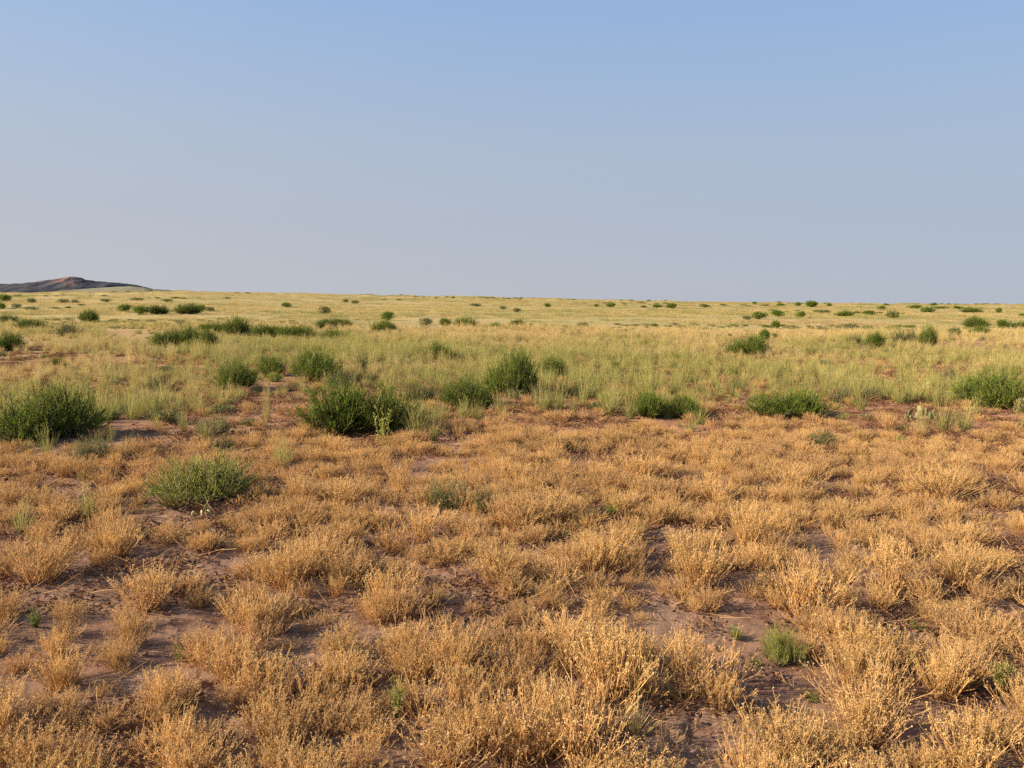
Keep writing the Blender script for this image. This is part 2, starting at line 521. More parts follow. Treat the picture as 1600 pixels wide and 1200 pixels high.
def far_bush(n=900):
    """the same dome at a coarser grain, for bushes a few pixels wide"""
    F = Geo()
    nc = 6
    ca = rng.uniform(0, 6.28, nc); cr = 0.26 * np.sqrt(rng.uniform(0, 1, nc))
    cc = np.stack([cr * np.cos(ca), cr * np.sin(ca), rng.uniform(.16, .34, nc)], 1)
    w = rng.integers(0, nc, n)
    d = rng.normal(size=(n, 3)); d /= np.linalg.norm(d, axis=1, keepdims=True)
    C = cc[w] + d * np.array([.25, .25, .21]) * rng.uniform(0.2, 1, (n, 1)) ** 0.5
    C[:, 2] = np.maximum(C[:, 2], 0.0)
    ax = d * 0.6 + np.array([0, 0, 0.8]) + rng.normal(scale=.35, size=(n, 3))
    F.leaves(C, rng.uniform(0.07, 0.14, n), np.clip(rng.normal(.45, .22, n), 0, 1), rng.uniform(0.2, 1, n), axis=ax, aspect=0.3)
    a = rng.uniform(0, 6.28, 14)
    b = np.stack([0.05 * np.cos(a), 0.05 * np.sin(a), np.full(14, -.02)], 1)
    F.tubes(curve_stems(b, cone_dirs(14, R(55)), rng.uniform(.25, .4, 14), 3), np.array([[.012, .009, .005]]), rng.uniform(0, 1, 14), np.array([[0, .5, 1.]]))
    return F

def tussock(n=90, hgt=0.34, tilt=32, wid=0.0042, stalks=14, spread=0.05, droop=-0.25):
    """bunch grass: arching blades and some thin seed stalks"""
    B, S = Geo(), Geo()
    a = rng.uniform(0, 6.28, n); r = spread * np.sqrt(rng.uniform(0, 1, n))
    base = np.stack([r * np.cos(a), r * np.sin(a), np.full(n, -0.01)], 1)
    dirs = cone_dirs(n, R(tilt), 0.7); dirs[:, :2] += base[:, :2] * 3
    dirs /= np.linalg.norm(dirs, axis=1, keepdims=True)
    P = curve_stems(base, dirs, hgt * rng.uniform(0.5, 1.1, n), 4, droop, 0.06)
    tone = rng.uniform(0, 1, n)
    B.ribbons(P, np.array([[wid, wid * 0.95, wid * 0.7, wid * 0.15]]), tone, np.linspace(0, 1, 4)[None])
    if stalks:
        a = rng.uniform(0, 6.28, stalks); r = spread * np.sqrt(rng.uniform(0, 1, stalks))
        base = np.stack([r * np.cos(a), r * np.sin(a), np.full(stalks, -0.01)], 1)
        P = curve_stems(base, cone_dirs(stalks, R(tilt * 0.7), 0.8), hgt * rng.uniform(1.0, 1.45, stalks), 4, 0.0, 0.05)
        t2 = rng.uniform(0.75, 1.0, stalks)
        S.ribbons(P, np.array([[wid * .5, wid * .45, wid * .45, wid * .3]]), t2, 1.0)
        i = np.repeat(np.arange(stalks), 4); f = rng.uniform(0.66, 1.0, len(i))
        q, tg = along(P, i, f)
        tg /= np.linalg.norm(tg, axis=1, keepdims=True)
        S.leaves(q, rng.uniform(0.014, 0.034, len(q)) * hgt / 0.34, t2[i], 1.0, axis=tg + rng.normal(scale=.16, size=(len(q), 3)), aspect=0.11)
    return B, S

def herb(n=40, hgt=0.14, tilt=60, leaf=0.022):
    """low leafy weed"""
    S, F = Geo(), Geo()
    base = rng.normal(scale=0.012, size=(n, 3)) * np.array([1, 1, 0])
    P = curve_stems(base, cone_dirs(n, R(tilt), 0.7), hgt * rng.uniform(0.5, 1.1, n), 4, 0.2, 0.08)
    tone = rng.uniform(0, 1, n)
    S.tubes(P, np.array([[.002, .0017, .0013, .0008]]), tone, np.linspace(0, 1, 4)[None])
    i = np.repeat(np.arange(n), 16); f = rng.uniform(0.15, 1, len(i))
    q, tg = along(P, i, f); tg /= np.linalg.norm(tg, axis=1, keepdims=True)
    F.leaves(q, rng.uniform(.5, 1.2, len(q)) * leaf, np.clip(tone[i] + rng.normal(scale=.15, size=len(i)), 0, 1), f, axis=tg + rng.normal(scale=.6, size=(len(q), 3)), aspect=0.36)
    return S, F

# ------------------------------------------------------------------ the ground
def build_ground():
    fine = np.linspace(R(-52), R(52), 620)
    rest = np.linspace(R(52), R(308), 60)[1:-1]
    az = np.concatenate([fine, rest])
    rr = np.concatenate([np.linspace(0.4, 1.6, 6)[:-1], np.geomspace(1.6, 32, 460)[:-1], np.geomspace(32, 340, 130)[:-1], np.geomspace(340, 9000, 40)])
    A, D = np.meshgrid(az, rr)
    X, Y = D * np.sin(A), D * np.cos(A)
    Z = terrain(X, Y)
    nearw = np.clip(1.25 - D / 32, 0, 1)
    rough = fbm(X * 9, Y * 9, 4, 41, 0.6)
    clump = np.clip(fbm(X * 2.3, Y * 2.3, 3, 51) - 0.45, 0, 1)
    Z = Z + nearw * ((rough - 0.5) * 0.035 + clump * (fbm(X * 22, Y * 22, 2, 61) - 0.3) * 0.13)
    V = np.stack([X, Y, Z], -1).reshape(-1, 3)
    na, nr = len(az), len(rr)
    idx = np.arange(na * nr).reshape(nr, na)
    nxt = np.roll(idx, -1, axis=1)
    q = np.stack([idx[:-1], idx[1:], nxt[1:], nxt[:-1]], -1).reshape(-1, 4)
    V = np.concatenate([V, [[0, 0, float(terrain(0, 0))]]])
    c = len(V) - 1
    t = np.stack([np.full(na, c), idx[0], nxt[0]], -1)
    me = bpy.data.meshes.new('ground')
    me.vertices.add(len(V)); me.vertices.foreach_set('co', V.astype(np.float32).ravel())
    loops = np.concatenate([q.ravel(), t.ravel()]).astype(np.int32)
    me.loops.add(len(loops)); me.loops.foreach_set('vertex_index', loops)
    st = np.concatenate([np.arange(len(q)) * 4, len(q) * 4 + np.arange(len(t)) * 3]).astype(np.int32)
    me.polygons.add(len(st)); me.polygons.foreach_set('loop_start', st)
    cov = np.clip((D - 16) / 45, 0, 1) ** 0.7 * np.clip(0.55 + (fbm(X / 9, Y / 9, 3, 71) - 0.38) * 2.5 + D / 250, 0, 1)
    a = me.attributes.new('cover', 'FLOAT', 'POINT')
    a.data.foreach_set('value', np.append(cov.ravel(), 0).astype(np.float32))
    a = me.attributes.new('red', 'FLOAT', 'POINT')
    a.data.foreach_set('value', np.append(np.clip((D - 7.5) / 4 + (fbm(X / 2, Y / 2, 3, 75) - .5) * 1.5, 0, 1).ravel(), 0).astype(np.float32))
    me.materials.append(M['soil'])
    me.update(calc_edges=True); me.validate()
    me.polygons.foreach_set('use_smooth', np.ones(len(me.polygons), bool))
    o = bpy.data.objects.new('ground', me)
    o['kind'] = 'structure'; o['label'] = 'reddish brown desert soil running out to the horizon'
    col.objects.link(o)
    return o
build_ground()

# ------------------------------------------------------------------ the far hill
def build_hill():
    def az_el(px, py):
        d = ray(px, py)
        return math.atan2(d[0], d[1]), d[2] / math.hypot(d[0], d[1])
    ridge = [(-420, 452), (-300, 446), (-160, 443), (-60, 442), (0, 441.5), (30, 441), (60, 438), (75, 435.8), (88, 433.6), (102, 432.2), (115, 431.8), (127, 433), (138, 436.3), (150, 437.8),
             (165, 438.2), (180, 441), (200, 442.3), (220, 446), (240, 450.5), (262, 452.3), (290, 453.2), (330, 455), (400, 458), (480, 466)]
    foot = [(-420, 458), (-60, 457.5), (0, 457), (50, 456), (90, 453.6), (120, 451), (160, 448.4), (190, 446.6), (205, 446.2), (225, 448.4), (240, 451.6), (262, 454.5), (300, 457), (400, 462), (480, 468)]
    ra, re = zip(*[az_el(*p) for p in ridge])
    fa, fe = zip(*[az_el(*p) for p in foot])
    az = np.linspace(ra[0], ra[-1], 620)
    vd = np.linspace(900, 2500, 240)
    A, D = np.meshgrid(az, vd)
    X, Y = D * np.sin(A), D * np.cos(A)
    base = 1.0
    zr = CAM[2] + 1700 * np.interp(A, ra, re)
    zf = CAM[2] + 1250 * np.interp(A, fa, fe)
    def bump(c, front, back):
        t = np.where(D < c, (c - D) / front, (D - c) / back)
        return np.clip(1 - t, 0, 1)
    b1, b2 = bump(1700, 380, 700), bump(1250, 300, 420)
    s1 = b1 ** 0.9
    gul = np.abs(fbm(X / 55, Y / 160, 4, 81) - 0.5) * 2
    Z1 = base + (zr - base) * s1 - (1 - gul) * 22 * s1 * (1 - s1) * 2.2 + (fbm(X / 16, Y / 40, 4, 121) - .5) * 6 * s1
    Z2 = base + (zf - base) * (b2 * b2 * (3 - 2 * b2)) + (fbm(X / 60, Y / 60, 3, 91) - .5) * 2.0 * b2 * (1 - b2)
    Z = np.maximum(Z1, Z2) - 1.0
    Z[0] = -6; Z[-1] = -6
    rock = np.zeros((*Z.shape, 4)); rock[..., 3] = 1
    n = fbm(X / 70, Y / 90, 4, 101)
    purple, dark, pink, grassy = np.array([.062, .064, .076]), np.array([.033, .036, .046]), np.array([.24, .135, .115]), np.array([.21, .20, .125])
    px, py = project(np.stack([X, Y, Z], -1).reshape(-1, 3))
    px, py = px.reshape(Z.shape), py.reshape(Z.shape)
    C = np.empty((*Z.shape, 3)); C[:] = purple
    dark_shade_w = (np.clip((fbm(X / 14, Y / 40, 4, 103) - .46) * 6, 0, 1) * 0.75 + np.clip((px - 120) / 60, 0, 1) * 0.6).clip(0, 1)[..., None]  # mottled dark rock, plus shade of the slope facing off-sun painted into the colour
    C = C * (1 - dark_shade_w) + dark * dark_shade_w
    wp = (np.exp(-((px - 98) / 30) ** 2) * np.clip((449 - py) / 6, 0, 1) * np.clip((fbm(X / 8, Y / 26, 4, 111) - .50) * 8, 0, 1))[..., None]
    C = C * (1 - wp) + pink * wp
    wg = np.clip((Z2 - Z1 + 1.0 + (fbm(X / 18, Y / 30, 4, 105) - .5) * 9) / 4.0, 0, 1)[..., None] * (.45 + .55 * np.clip((px - 70) / 70, 0, 1)[..., None])
    wg = np.maximum(wg, np.clip((px - 225) / 40, 0, 1)[..., None] * 0.8)
    C = C * (1 - wg) + grassy * wg
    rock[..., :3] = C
    idx = np.arange(Z.size).reshape(Z.shape)
    q = np.stack([idx[:-1, :-1], idx[1:, :-1], idx[1:, 1:], idx[:-1, 1:]], -1).reshape(-1, 4)
    me = bpy.data.meshes.new('hill')
    me.from_pydata(np.stack([X, Y, Z], -1).reshape(-1, 3).tolist(), [], q.tolist())
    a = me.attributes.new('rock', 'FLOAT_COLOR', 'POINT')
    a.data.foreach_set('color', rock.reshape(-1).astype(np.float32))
    me.materials.append(M['hill'])
    me.polygons.foreach_set('use_smooth', np.ones(len(me.polygons), bool))
    o = bpy.data.objects.new('hill', me)
    o['kind'] = 'structure'; o['label'] = 'low dark purplish hill with a pink bare face on the skyline'
    col.objects.link(o)
build_hill()

# ------------------------------------------------------------------ prototypes
def proto_obj(name, me):
    return bpy.data.objects.new(name, me)

DRY = []
for i, kw in enumerate([dict(n=95, hgt=.30, tilt=40), dict(n=80, hgt=.33, tilt=34), dict(n=115, hgt=.28, tilt=46), dict(n=70, hgt=.30, tilt=42, heads=.8),
                        dict(n=100, hgt=.34, tilt=36, heads=.9), dict(n=125, hgt=.31, tilt=44), dict(n=42, hgt=.27, tilt=50, heads=.8), dict(n=75, hgt=.26, tilt=50),
                        dict(n=60, hgt=.25, tilt=82, heads=.6), dict(n=26, hgt=.34, tilt=44, heads=.5, seedhead=.8), dict(n=70, hgt=.30, tilt=66, heads=.7)]):
    S, H, L = dry_plant(**kw)
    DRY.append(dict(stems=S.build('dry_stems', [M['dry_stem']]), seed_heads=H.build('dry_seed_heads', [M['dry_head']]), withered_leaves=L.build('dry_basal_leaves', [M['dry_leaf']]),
                    all=merge([S, H, L]).build('dry_plant', [M['dry_stem'], M['dry_head'], M['dry_leaf']])))
BUSH = []
for i, kw in enumerate([dict(), dict(n=480, wild=1.4), dict(n=600, wild=1.2), dict(n=520, wild=1.3, leafsize=.028)]):
    S, F = green_bush(**kw)
    BUSH.append(dict(branches=S.build('bush_branches', [M['bush_wood']]), foliage=F.build('bush_foliage', [M['bush_leaf']])))
OLIVE = []
for i, kw in enumerate([dict(n=190, tw=6, wild=1.5), dict(n=160, tw=6, wild=1.7), dict(n=220, tw=5, wild=1.4)]):
    S, F = green_bush(**kw)
    OLIVE.append(dict(branches=S.build('olive_branches', [M['bush_wood']]), foliage=F.build('olive_foliage', [M['olive_leaf']])))
S, F = green_bush(n=330, tw=7, wild=1.5, leafsize=.021)
FEATHER = dict(branches=S.build('feathery_branches', [M['bush_wood']]), foliage=F.build('feathery_foliage', [M['weed_leaf']]))
FARB = [far_bush().build('far_bush', [M['bush_leaf']]) for _ in range(4)]
FARO = [far_bush(620).build('far_olive_bush', [M['olive_leaf']]) for _ in range(2)]
TUS = []
for kw in [dict(n=110, tilt=26, stalks=10), dict(n=90, hgt=.40, tilt=20, stalks=14), dict(n=130, hgt=.30, tilt=34, stalks=8), dict(n=80, hgt=.38, tilt=18, stalks=22, wid=.0036), dict(n=120, hgt=.44, tilt=24, stalks=8)]:
    B, S = tussock(**kw)
    TUS.append(dict(blades=B.build('tussock_blades', [M['grass']]), seed_stalks=S.build('tussock_stalks', [M['grass']]), all=merge([B, S]).build('tussock', [M['grass'], M['grass']])))
B, S = tussock(n=70, hgt=.34, tilt=68, wid=.0046, stalks=5, droop=-.1)
SPLAY = dict(blades=B.build('splayed_blades', [M['grass']]), seed_stalks=S.build('splayed_stalks', [M['grass']]))
FARG = []
for i in range(4):
    B, S = tussock(n=210, hgt=.40, tilt=17, wid=.011, stalks=0, spread=.66, droop=-.08)
    FARG.append(B.build('grass_patch', [M['grass']]))
HERB = []
for kw in [dict(), dict(n=26, hgt=.11), dict(n=60, hgt=.2, tilt=45)]:
    S, F = herb(**kw)
    HERB.append(dict(stems=S.build('weed_stems', [M['weed_leaf']]), foliage=F.build('weed_leaves', [M['weed_leaf']])))

# ------------------------------------------------------------------ placing things
FOOT = []        # (x, y, radius) footprints kept free of scattered growth
LAND = []        # (px, py, short name) landmarks the dry bushes are described by
def thing(name, loc, label, cat, group=None, rz=0.0, scale=(1, 1, 1), tint=None):
    o = bpy.data.objects.new(name, None)
    o.empty_display_size = 0.1
    o.location, o.rotation_euler, o.scale = loc, (0, 0, rz), scale
    o['label'], o['category'] = label, cat
    if group: o['group'] = group
    col.objects.link(o)
    return o

def add_parts(root, meshes, tint=0.0):
    for nm, me in meshes.items():
        if nm == 'all': continue
        p = bpy.data.objects.new(nm, me)
        p['kind'] = 'stuff'; p['tint'] = float(tint)
        p.parent = root
        col.objects.link(p)

def spot(px, base, w, h, back=0.35):
    g = ground_at(px, base)
    d = float((g - CAM) @ _f)
    W, Hh = w / FPX * d, h / FPX * d
    hd = np.array([g[0], g[1]]) / max(np.hypot(g[0], g[1]), 1e-6)
    c = np.array([g[0], g[1]]) + hd * W * back
    return np.array([c[0], c[1], float(terrain(c[0], c[1]))]), W, Hh, d

BG, OG, GG, WG = 'dark green bushes on the plain', 'olive shrubs on the plain', 'bunch grass tussocks', 'small green weeds'
def place(kind, px, base, w, h, label, tint=0.15, short=None, rz=None):
    loc, W, Hh, d = spot(px, base, w, h)
    rz = random.uniform(0, 6.28) if rz is None else rz
    loc = loc - np.array([0, 0, 0.01])
    if kind in ('bush', 'olive'):
        nm, cat, grp = ('green_bush', 'bush', BG) if kind == 'bush' else ('olive_shrub', 'shrub', OG)
        if w < 26:
            me = random.choice(FARB if kind == 'bush' else FARO)
            o = bpy.data.objects.new(nm, me)
            o.location, o.rotation_euler, o.scale = loc, (0, 0, rz), (W / 0.82, W / 0.82, Hh / 0.50)
            o['label'], o['category'], o['group'], o['tint'] = label, cat, grp, float(tint)
            col.objects.link(o)
        else:
            o = thing(nm, loc, label, cat, grp, rz, (W / 0.93, W / 0.93, Hh / 0.53))
            add_parts(o, FEATHER if kind == 'bush' and base > 720 else random.choice(BUSH if kind == 'bush' else OLIVE), tint + (.08 if kind == 'bush' else 0))
        FOOT.append((loc[0], loc[1], W * (0.52 if base > 700 else 0.46)))
    elif kind in ('tuft', 'splay'):
        o = thing('grass_tussock', loc, label, 'grass', GG, rz, (W / 0.42, W / 0.42, Hh / 0.40) if kind == 'tuft' else (W / 0.6, W / 0.6, Hh / 0.24))
        add_parts(o, random.choice(TUS) if kind == 'tuft' else SPLAY, tint)
        FOOT.append((loc[0], loc[1], W * 0.3))
    elif kind == 'weed':
        o = thing('green_weed', loc, label, 'weed', WG, rz, (W / 0.22, W / 0.22, Hh / 0.13))
        add_parts(o, random.choice(HERB), tint)
        FOOT.append((loc[0], loc[1], W * 0.4))
    elif kind == 'dry':
        o = thing('dry_bush', loc, label, 'dry bush', 'golden dry bushes of the near ground', rz, (W / 0.50, W / 0.50, Hh / 0.43))
        add_parts(o, random.choice(DRY[:6]), tint)
        FOOT.append((loc[0], loc[1], W * 0.40))
    if kind in ('weed', 'tuft', 'splay', 'bush', 'olive') and base > 620 and w > 12:      # open ground on the near side, as in the photograph
        toward = np.array([loc[0], loc[1]]) / np.hypot(loc[0], loc[1])
        for back in ((.55, 1.0) if base > 720 else (.6,)):
            step = max(W * .5, .16 if base > 720 else 0.0)
            q = np.array([loc[0], loc[1]]) - toward * step * back * 1.5
            FOOT.append((q[0], q[1], step * .85))
    if short: LAND.append((px, base - h * 0.4, short))
    return o

TABLE = [
# ---- big green bushes of the middle distance
('bush', 75, 693, 150, 86, 'large spreading green bush at the frame edge, twiggy grey branches showing at its foot', .22, 'big green bush at the frame edge'),
('bush', 565, 684, 156, 92, 'largest dark green bush in the middle, a yellow-green stalk plant standing before it', .06, 'largest dark green bush'),
('bush', 797, 620, 78, 74, 'tall upright dark green bush with a black shadow on its right flank', .12, None),
('bush', 862, 594, 56, 40, 'rounded green bush close behind the tall upright one, pale grass before it', .22, None),
('bush', 738, 640, 92, 48, 'low wide bright green bush just before the tall upright bush', .14, None),
('bush', 1012, 655, 66, 48, 'dark green bush forming the rounder end of a joined low pair', .05, None),
('bush', 1072, 656, 58, 40, 'flatter dark green bush joined to the rounder one beside it', .05, None),
('bush', 1230, 657, 116, 50, 'flat-topped dark green bush on the edge of the orange dry growth', .05, 'flat-topped dark green bush'),
('bush', 1552, 639, 112, 64, 'big rounded green bush above the reddish bare ground near the frame edge', .10, None),
('bush', 305, 797, 176, 84, 'bright green feathery bush rising alone from the orange dry growth', .62, 'bright green feathery bush'),
('bush', 370, 613, 78, 52, 'bright green upright bush at the border of the red soil', .30, None),
('bush', 497, 598, 80, 52, 'green bush with a dark right flank behind the largest bush', .20, None),
('bush', 425, 588, 46, 38, 'loose green bush between two denser green bushes', .34, None),
('olive', 532, 611, 52, 36, 'olive green tangle directly behind the largest bush', .10, None),
('olive', 663, 630, 60, 36, 'wispy olive shrub between the largest bush and the low bright one', .10, None),
('olive', 567, 584, 26, 40, 'narrow upright olive shrub amid tall grass', .05, None),
('bush', 690, 563, 46, 26, 'wispy fan-shaped green bush alone in straw grass', .25, None),
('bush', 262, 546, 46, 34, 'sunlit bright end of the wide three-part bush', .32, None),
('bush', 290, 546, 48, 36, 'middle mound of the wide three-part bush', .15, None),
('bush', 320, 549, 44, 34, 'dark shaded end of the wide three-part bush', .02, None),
('bush', 330, 522, 46, 20, 'low dark bush tucked behind the wide three-part bush', .06, None),
('bush', 368, 525, 46, 30, 'rounded bright green bush behind the wide three-part bush', .28, None),
('bush', 418, 528, 42, 23, 'dark round bush touching a wider dark one', .04, None),
('bush', 460, 531, 58, 25, 'wide dark bush touching a rounder dark one', .06, None),
('bush', 522, 535, 46, 22, 'oval dark bush standing on pale straw grass', .06, None),
('bush', 508, 513, 30, 16, 'small dark bush, first of a touching pair before bare soil', .04, None),
('bush', 533, 512, 32, 17, 'small dark bush, second of a touching pair before bare soil', .06, None),
('bush', 600, 520, 38, 20, 'green bush with a smaller dark bush right behind it', .16, None),
('bush', 606, 501, 22, 13, 'smaller dark bush right behind a green one', .02, None),
('bush', 697, 511, 21, 12, 'small dark bush beside a larger one near the bare strip', .05, None),
('bush', 727, 513, 37, 19, 'larger rounded bush at the end of the bare strip', .10, None),
('bush', 775, 515, 26, 12, 'flat dark bush midway between two rounder ones', .04, None),
('bush', 808, 511, 26, 13, 'dark bush standing where the straw strip begins', .05, None),
('bush', 138, 503, 37, 21, 'round dark bush alone in yellow grass below the hill', .06, None),
('bush', 12, 507, 38, 17, 'dark low bush cut by the frame below the hill', .06, None),
('bush', 50, 517, 38, 22, 'dark bush slightly lower than the one cut by the frame', .06, None),
('olive', 101, 526, 46, 24, 'olive bush with grass growing through it below the hill', .04, None),
('bush', 10, 549, 48, 30, 'half-cut dark bush above the reddish patch', .08, None),
('bush', 88, 579, 34, 21, 'solitary small green bush beside the reddish patch', .15, None),
('olive', 245, 613, 52, 28, 'spreading olive shrub over red bare soil', .06, None),
('olive', 182, 607, 28, 16, 'small olive shrub in straw grass above the big edge bush', .02, None),
('olive', 258, 585, 24, 14, 'dusky small shrub behind the spreading olive one', .0, None),
('bush', 1167, 556, 62, 33, 'dark rounded bush alone amid pale green grass', .08, None),
('bush', 1192, 534, 20, 18, 'small bush peeking over the dark rounded one', .10, None),
('bush', 1367, 545, 33, 30, 'upright dark bush, tallest of the line in pale grass', .05, None),
('olive', 1335, 539, 30, 21, 'olive bush beside the upright dark one', .05, None),
('olive', 1413, 540, 48, 30, 'wide loose olive bush in the line of bushes', .0, None),
('bush', 1447, 544, 26, 36, 'narrow ragged bush ending the line of bushes', .14, None),
('olive', 1332, 518, 25, 13, 'small olive bush above the line of bushes', .0, None),
('olive', 1491, 528, 19, 17, 'thin green shrub standing apart past the line of bushes', .05, None),
('bush', 1528, 512, 38, 18, 'dark bush behind, upper of two overlapping mounds', .05, None),
('bush', 1531, 525, 29, 17, 'darkest bush, lower of two overlapping mounds', .0, None),
('bush', 1567, 514, 24, 13, 'round dark bush following the two overlapping mounds', .04, None),
('bush', 1592, 514, 18, 11, 'dark bush at the frame edge past the overlapping mounds', .05, None),
('olive', 1261, 556, 38, 11, 'flat brownish mat of a shrub beside pinkish ground', .1, None),
('olive', 1150, 607, 32, 15, 'grey-green low shrub in the pale grass', .0, None),
('olive', 960, 590, 26, 16, 'small dark olive shrub in pale grass, one of two', .0, None),
('olive', 998, 592, 22, 16, 'small dark olive shrub by a red earth scar', .0, None),
('olive', 910, 513, 19, 10, 'little olive bush above the straw strip', .0, None),
('olive', 972, 523, 18, 9, 'little dusky bush at the end of the bare line', .0, None),
('bush', 1185, 499, 23, 11, 'dark mound in the far grass with a lower mat beside it', .03, None),
('olive', 1168, 500, 14, 7, 'low mat beside the dark mound in the far grass', .0, None),
# ---- far bushes under the skyline
('bush', 7, 472, 18, 11, 'dark bush on the frame edge directly below the hill', .05, None),
('bush', 2, 483, 14, 9, 'dark bush cut by the frame, just under another below the hill', .08, None),
('olive', 51, 474, 15, 8, 'faint olive bush below the dark flank of the hill', .1, None),
('olive', 100, 474, 17, 7, 'faint olive bush below the hill top, wider of two', .1, None),
('olive', 116, 474, 13, 6, 'faint olive bush below the hill top, narrower of two', .1, None),
('olive', 166, 472, 18, 5, 'thin flat bush below the foot of the hill', .1, None),
('olive', 216, 470, 22, 5, 'longest flat bush close to the far grass edge', .1, None),
('olive', 262, 472, 17, 5, 'flat speck of bush where the hill slope ends', .1, None),
('olive', 26, 482, 14, 8, 'small olive bush low beside the frame-edge bushes', .1, None),
('olive', 51, 486, 22, 7, 'wide faint olive bush in yellow grass', .1, None),
('bush', 192, 488, 21, 12, 'first and smallest in the line of four dark bushes', .06, None),
('bush', 220, 492, 25, 13, 'second in the line of four dark bushes', .08, None),
('bush', 248, 491, 27, 17, 'third and tallest in the line of four dark bushes', .05, None),
('bush', 295, 491, 38, 20, 'last and widest in the line of four dark bushes', .08, None),
('bush', 315, 486, 14, 9, 'little bush right behind the widest of the four', .08, None),
('olive', 328, 487, 14, 8, 'little olive bush trailing the widest of the four', .0, None),
('bush', 449, 481, 17, 8, 'small bush alone in the far yellow grass', .12, None),
('olive', 508, 492, 17, 13, 'upright olive bush above the touching pair', .05, None),
('olive', 540, 473, 9, 6, 'tiny bush close under the sloping skyline', .0, None),
('olive', 554, 475, 13, 6, 'tiny flat bush next to the tiny one under the sloping skyline', .0, None),
('olive', 666, 508, 20, 11, 'faint olive bush on the bare strip', .05, None),
('olive', 745, 479, 22, 5, 'faint flat streak of bush in the middle far grass', .1, None),
('olive', 786, 484, 12, 6, 'faint small bush past the flat streak', .1, None),
('olive', 807, 488, 14, 7, 'faint bush above the start of the straw strip', .05, None),
('bush', 855, 480.5, 13, 6, 'small crisp dark dot of bush in the middle far grass', .03, None),
('bush', 932, 479.5, 7, 4, 'tiniest dark dot beside a wider one', .03, None),
('bush', 953, 480, 17, 6, 'wider dark dot beside the tiniest one', .05, None),
('olive', 1005, 481, 11, 4, 'flat dusky speck before the longer far thicket', .0, None),
('bush', 1027, 481, 17, 5, 'low half of the longer far thicket', .06, None),
('bush', 1050, 482.5, 21, 8, 'domed half of the longer far thicket', .04, None),
('bush', 1102, 480.5, 19, 4, 'flat dark streak past the longer far thicket', .04, None),
('bush', 1217, 495, 21, 10, 'dark mound, bigger of two under the skyline thicket', .04, None),
('bush', 1249, 497, 16, 10, 'dark mound, smaller of two under the skyline thicket', .04, None),
('bush', 1210, 514, 18, 12, 'small dark bush below the two mounds', .05, None),
('olive', 1284, 490, 25, 6, 'pale olive streak under the skyline thicket', .1, None),
('bush', 1320, 494, 29, 9, 'arched dark bush, widest of the far row', .04, None),
('bush', 1359, 493, 21, 7, 'flat dark bush following the arched one', .06, None),
('olive', 1395, 498, 19, 13, 'upright olive bush ending the far row', .0, None),
('bush', 1377, 484, 13, 6, 'dark dot above the far row', .04, None),
('bush', 1220, 478, 13, 4, 'flat dot just before the skyline thicket', .06, None),
('bush', 1246, 478.5, 11, 6, 'little hump touching the skyline thicket', .03, None),
('bush', 1270, 480, 25, 9, 'dark thicket breaking the skyline', .0, None),
('bush', 1295, 479, 9, 5, 'dot just past the thicket breaking the skyline', .03, None),
('bush', 1385, 477.2, 9, 3, 'tiny dark bump standing on the skyline itself', .0, None),
('bush', 1459, 478, 10, 5, 'larger dark bump standing on the skyline itself', .0, None),
('bush', 1179, 475.5, 7, 4, 'speck on the skyline before the flat dots', .03, None),
('bush', 1430, 482, 23, 5, 'long flat mat right under the skyline', .08, None),
('bush', 1450, 488.5, 24, 8, 'domed dark bush below the long flat mat', .04, None),
('bush', 1471, 483, 21, 4, 'thin dark streak past the long flat mat', .06, None),
('bush', 1496, 483.5, 13, 5, 'small flat dome past the thin streak', .06, None),
('bush', 1516, 488.5, 27, 9, 'wide two-humped dark bush far out', .04, None),
('bush', 1559, 489.5, 11, 8, 'small upright bush past the two-humped one', .08, None),
('bush', 1597, 495, 11, 5, 'dark dot on the frame edge far out', .05, None),
# ---- tussocks, pale shrubs and weeds
('tuft', 872, 646, 62, 44, 'bright green tall bunch grass before the tall upright bush', .0, None),
('tuft', 950, 652, 64, 42, 'pale green bunch grass beside the joined low pair of bushes', .10, None),
('tuft', 680, 692, 36, 48, 'green-footed bunch grass tuft beside the largest bush', .15, None),
('tuft', 290, 603, 34, 32, 'green grass tuft near the bright upright bush', .05, None),
('tuft', 262, 655, 36, 28, 'sunlit yellow-green tuft on the red bare soil', .30, None),
('tuft', 418, 662, 34, 58, 'thin pale tall tuft on the red bare soil', .45, None),
('tuft', 1500, 670, 26, 26, 'small green grass tuft past the prickly pear patch', .05, None),
('olive', 1312, 632, 44, 36, 'yellow-green shrub above the bare shaded ground', .65, None),
('olive', 1478, 600, 40, 34, 'pale yellow-green shrub before the big rounded edge bush', .70, None),
('olive', 1366, 626, 38, 26, 'pale grey shrub with a black shadow beside it', .85, None),
('olive', 1595, 650, 20, 28, 'small yellow shrub cut by the frame before the big rounded bush', .75, None),
('olive', 140, 722, 66, 46, 'pale sage-green shrub in front of the big edge bush', .80, 'pale sage-green shrub'),
('olive', 16, 697, 62, 40, 'grey-green shrub overlapping the big edge bush at the frame', .75, None),
('olive', 340, 682, 64, 40, 'grey-brown dead-looking shrub on the red soil', .95, None),
('olive', 346, 708, 52, 30, 'small dull green shrub behind the feathery bush', .25, None),
('tuft', 140, 818, 56, 70, 'grey-green tuft in dry growth beside the feathery bush', .10, 'grey-green tuft'),
('tuft', 34, 838, 66, 50, 'pale green tuft at the frame edge in dry growth', .25, 'pale green tuft at the frame edge'),
('weed', 1160, 679, 26, 15, 'bright yellow-green cushion plant in the orange dry growth', .55, 'bright cushion plant'),
('weed', 990, 678, 20, 13, 'small grey-green cushion on the dry edge', .0, None),
('olive', 1284, 699, 54, 26, 'dull olive shrub sunk in the orange growth', .25, 'sunken dull olive shrub'),
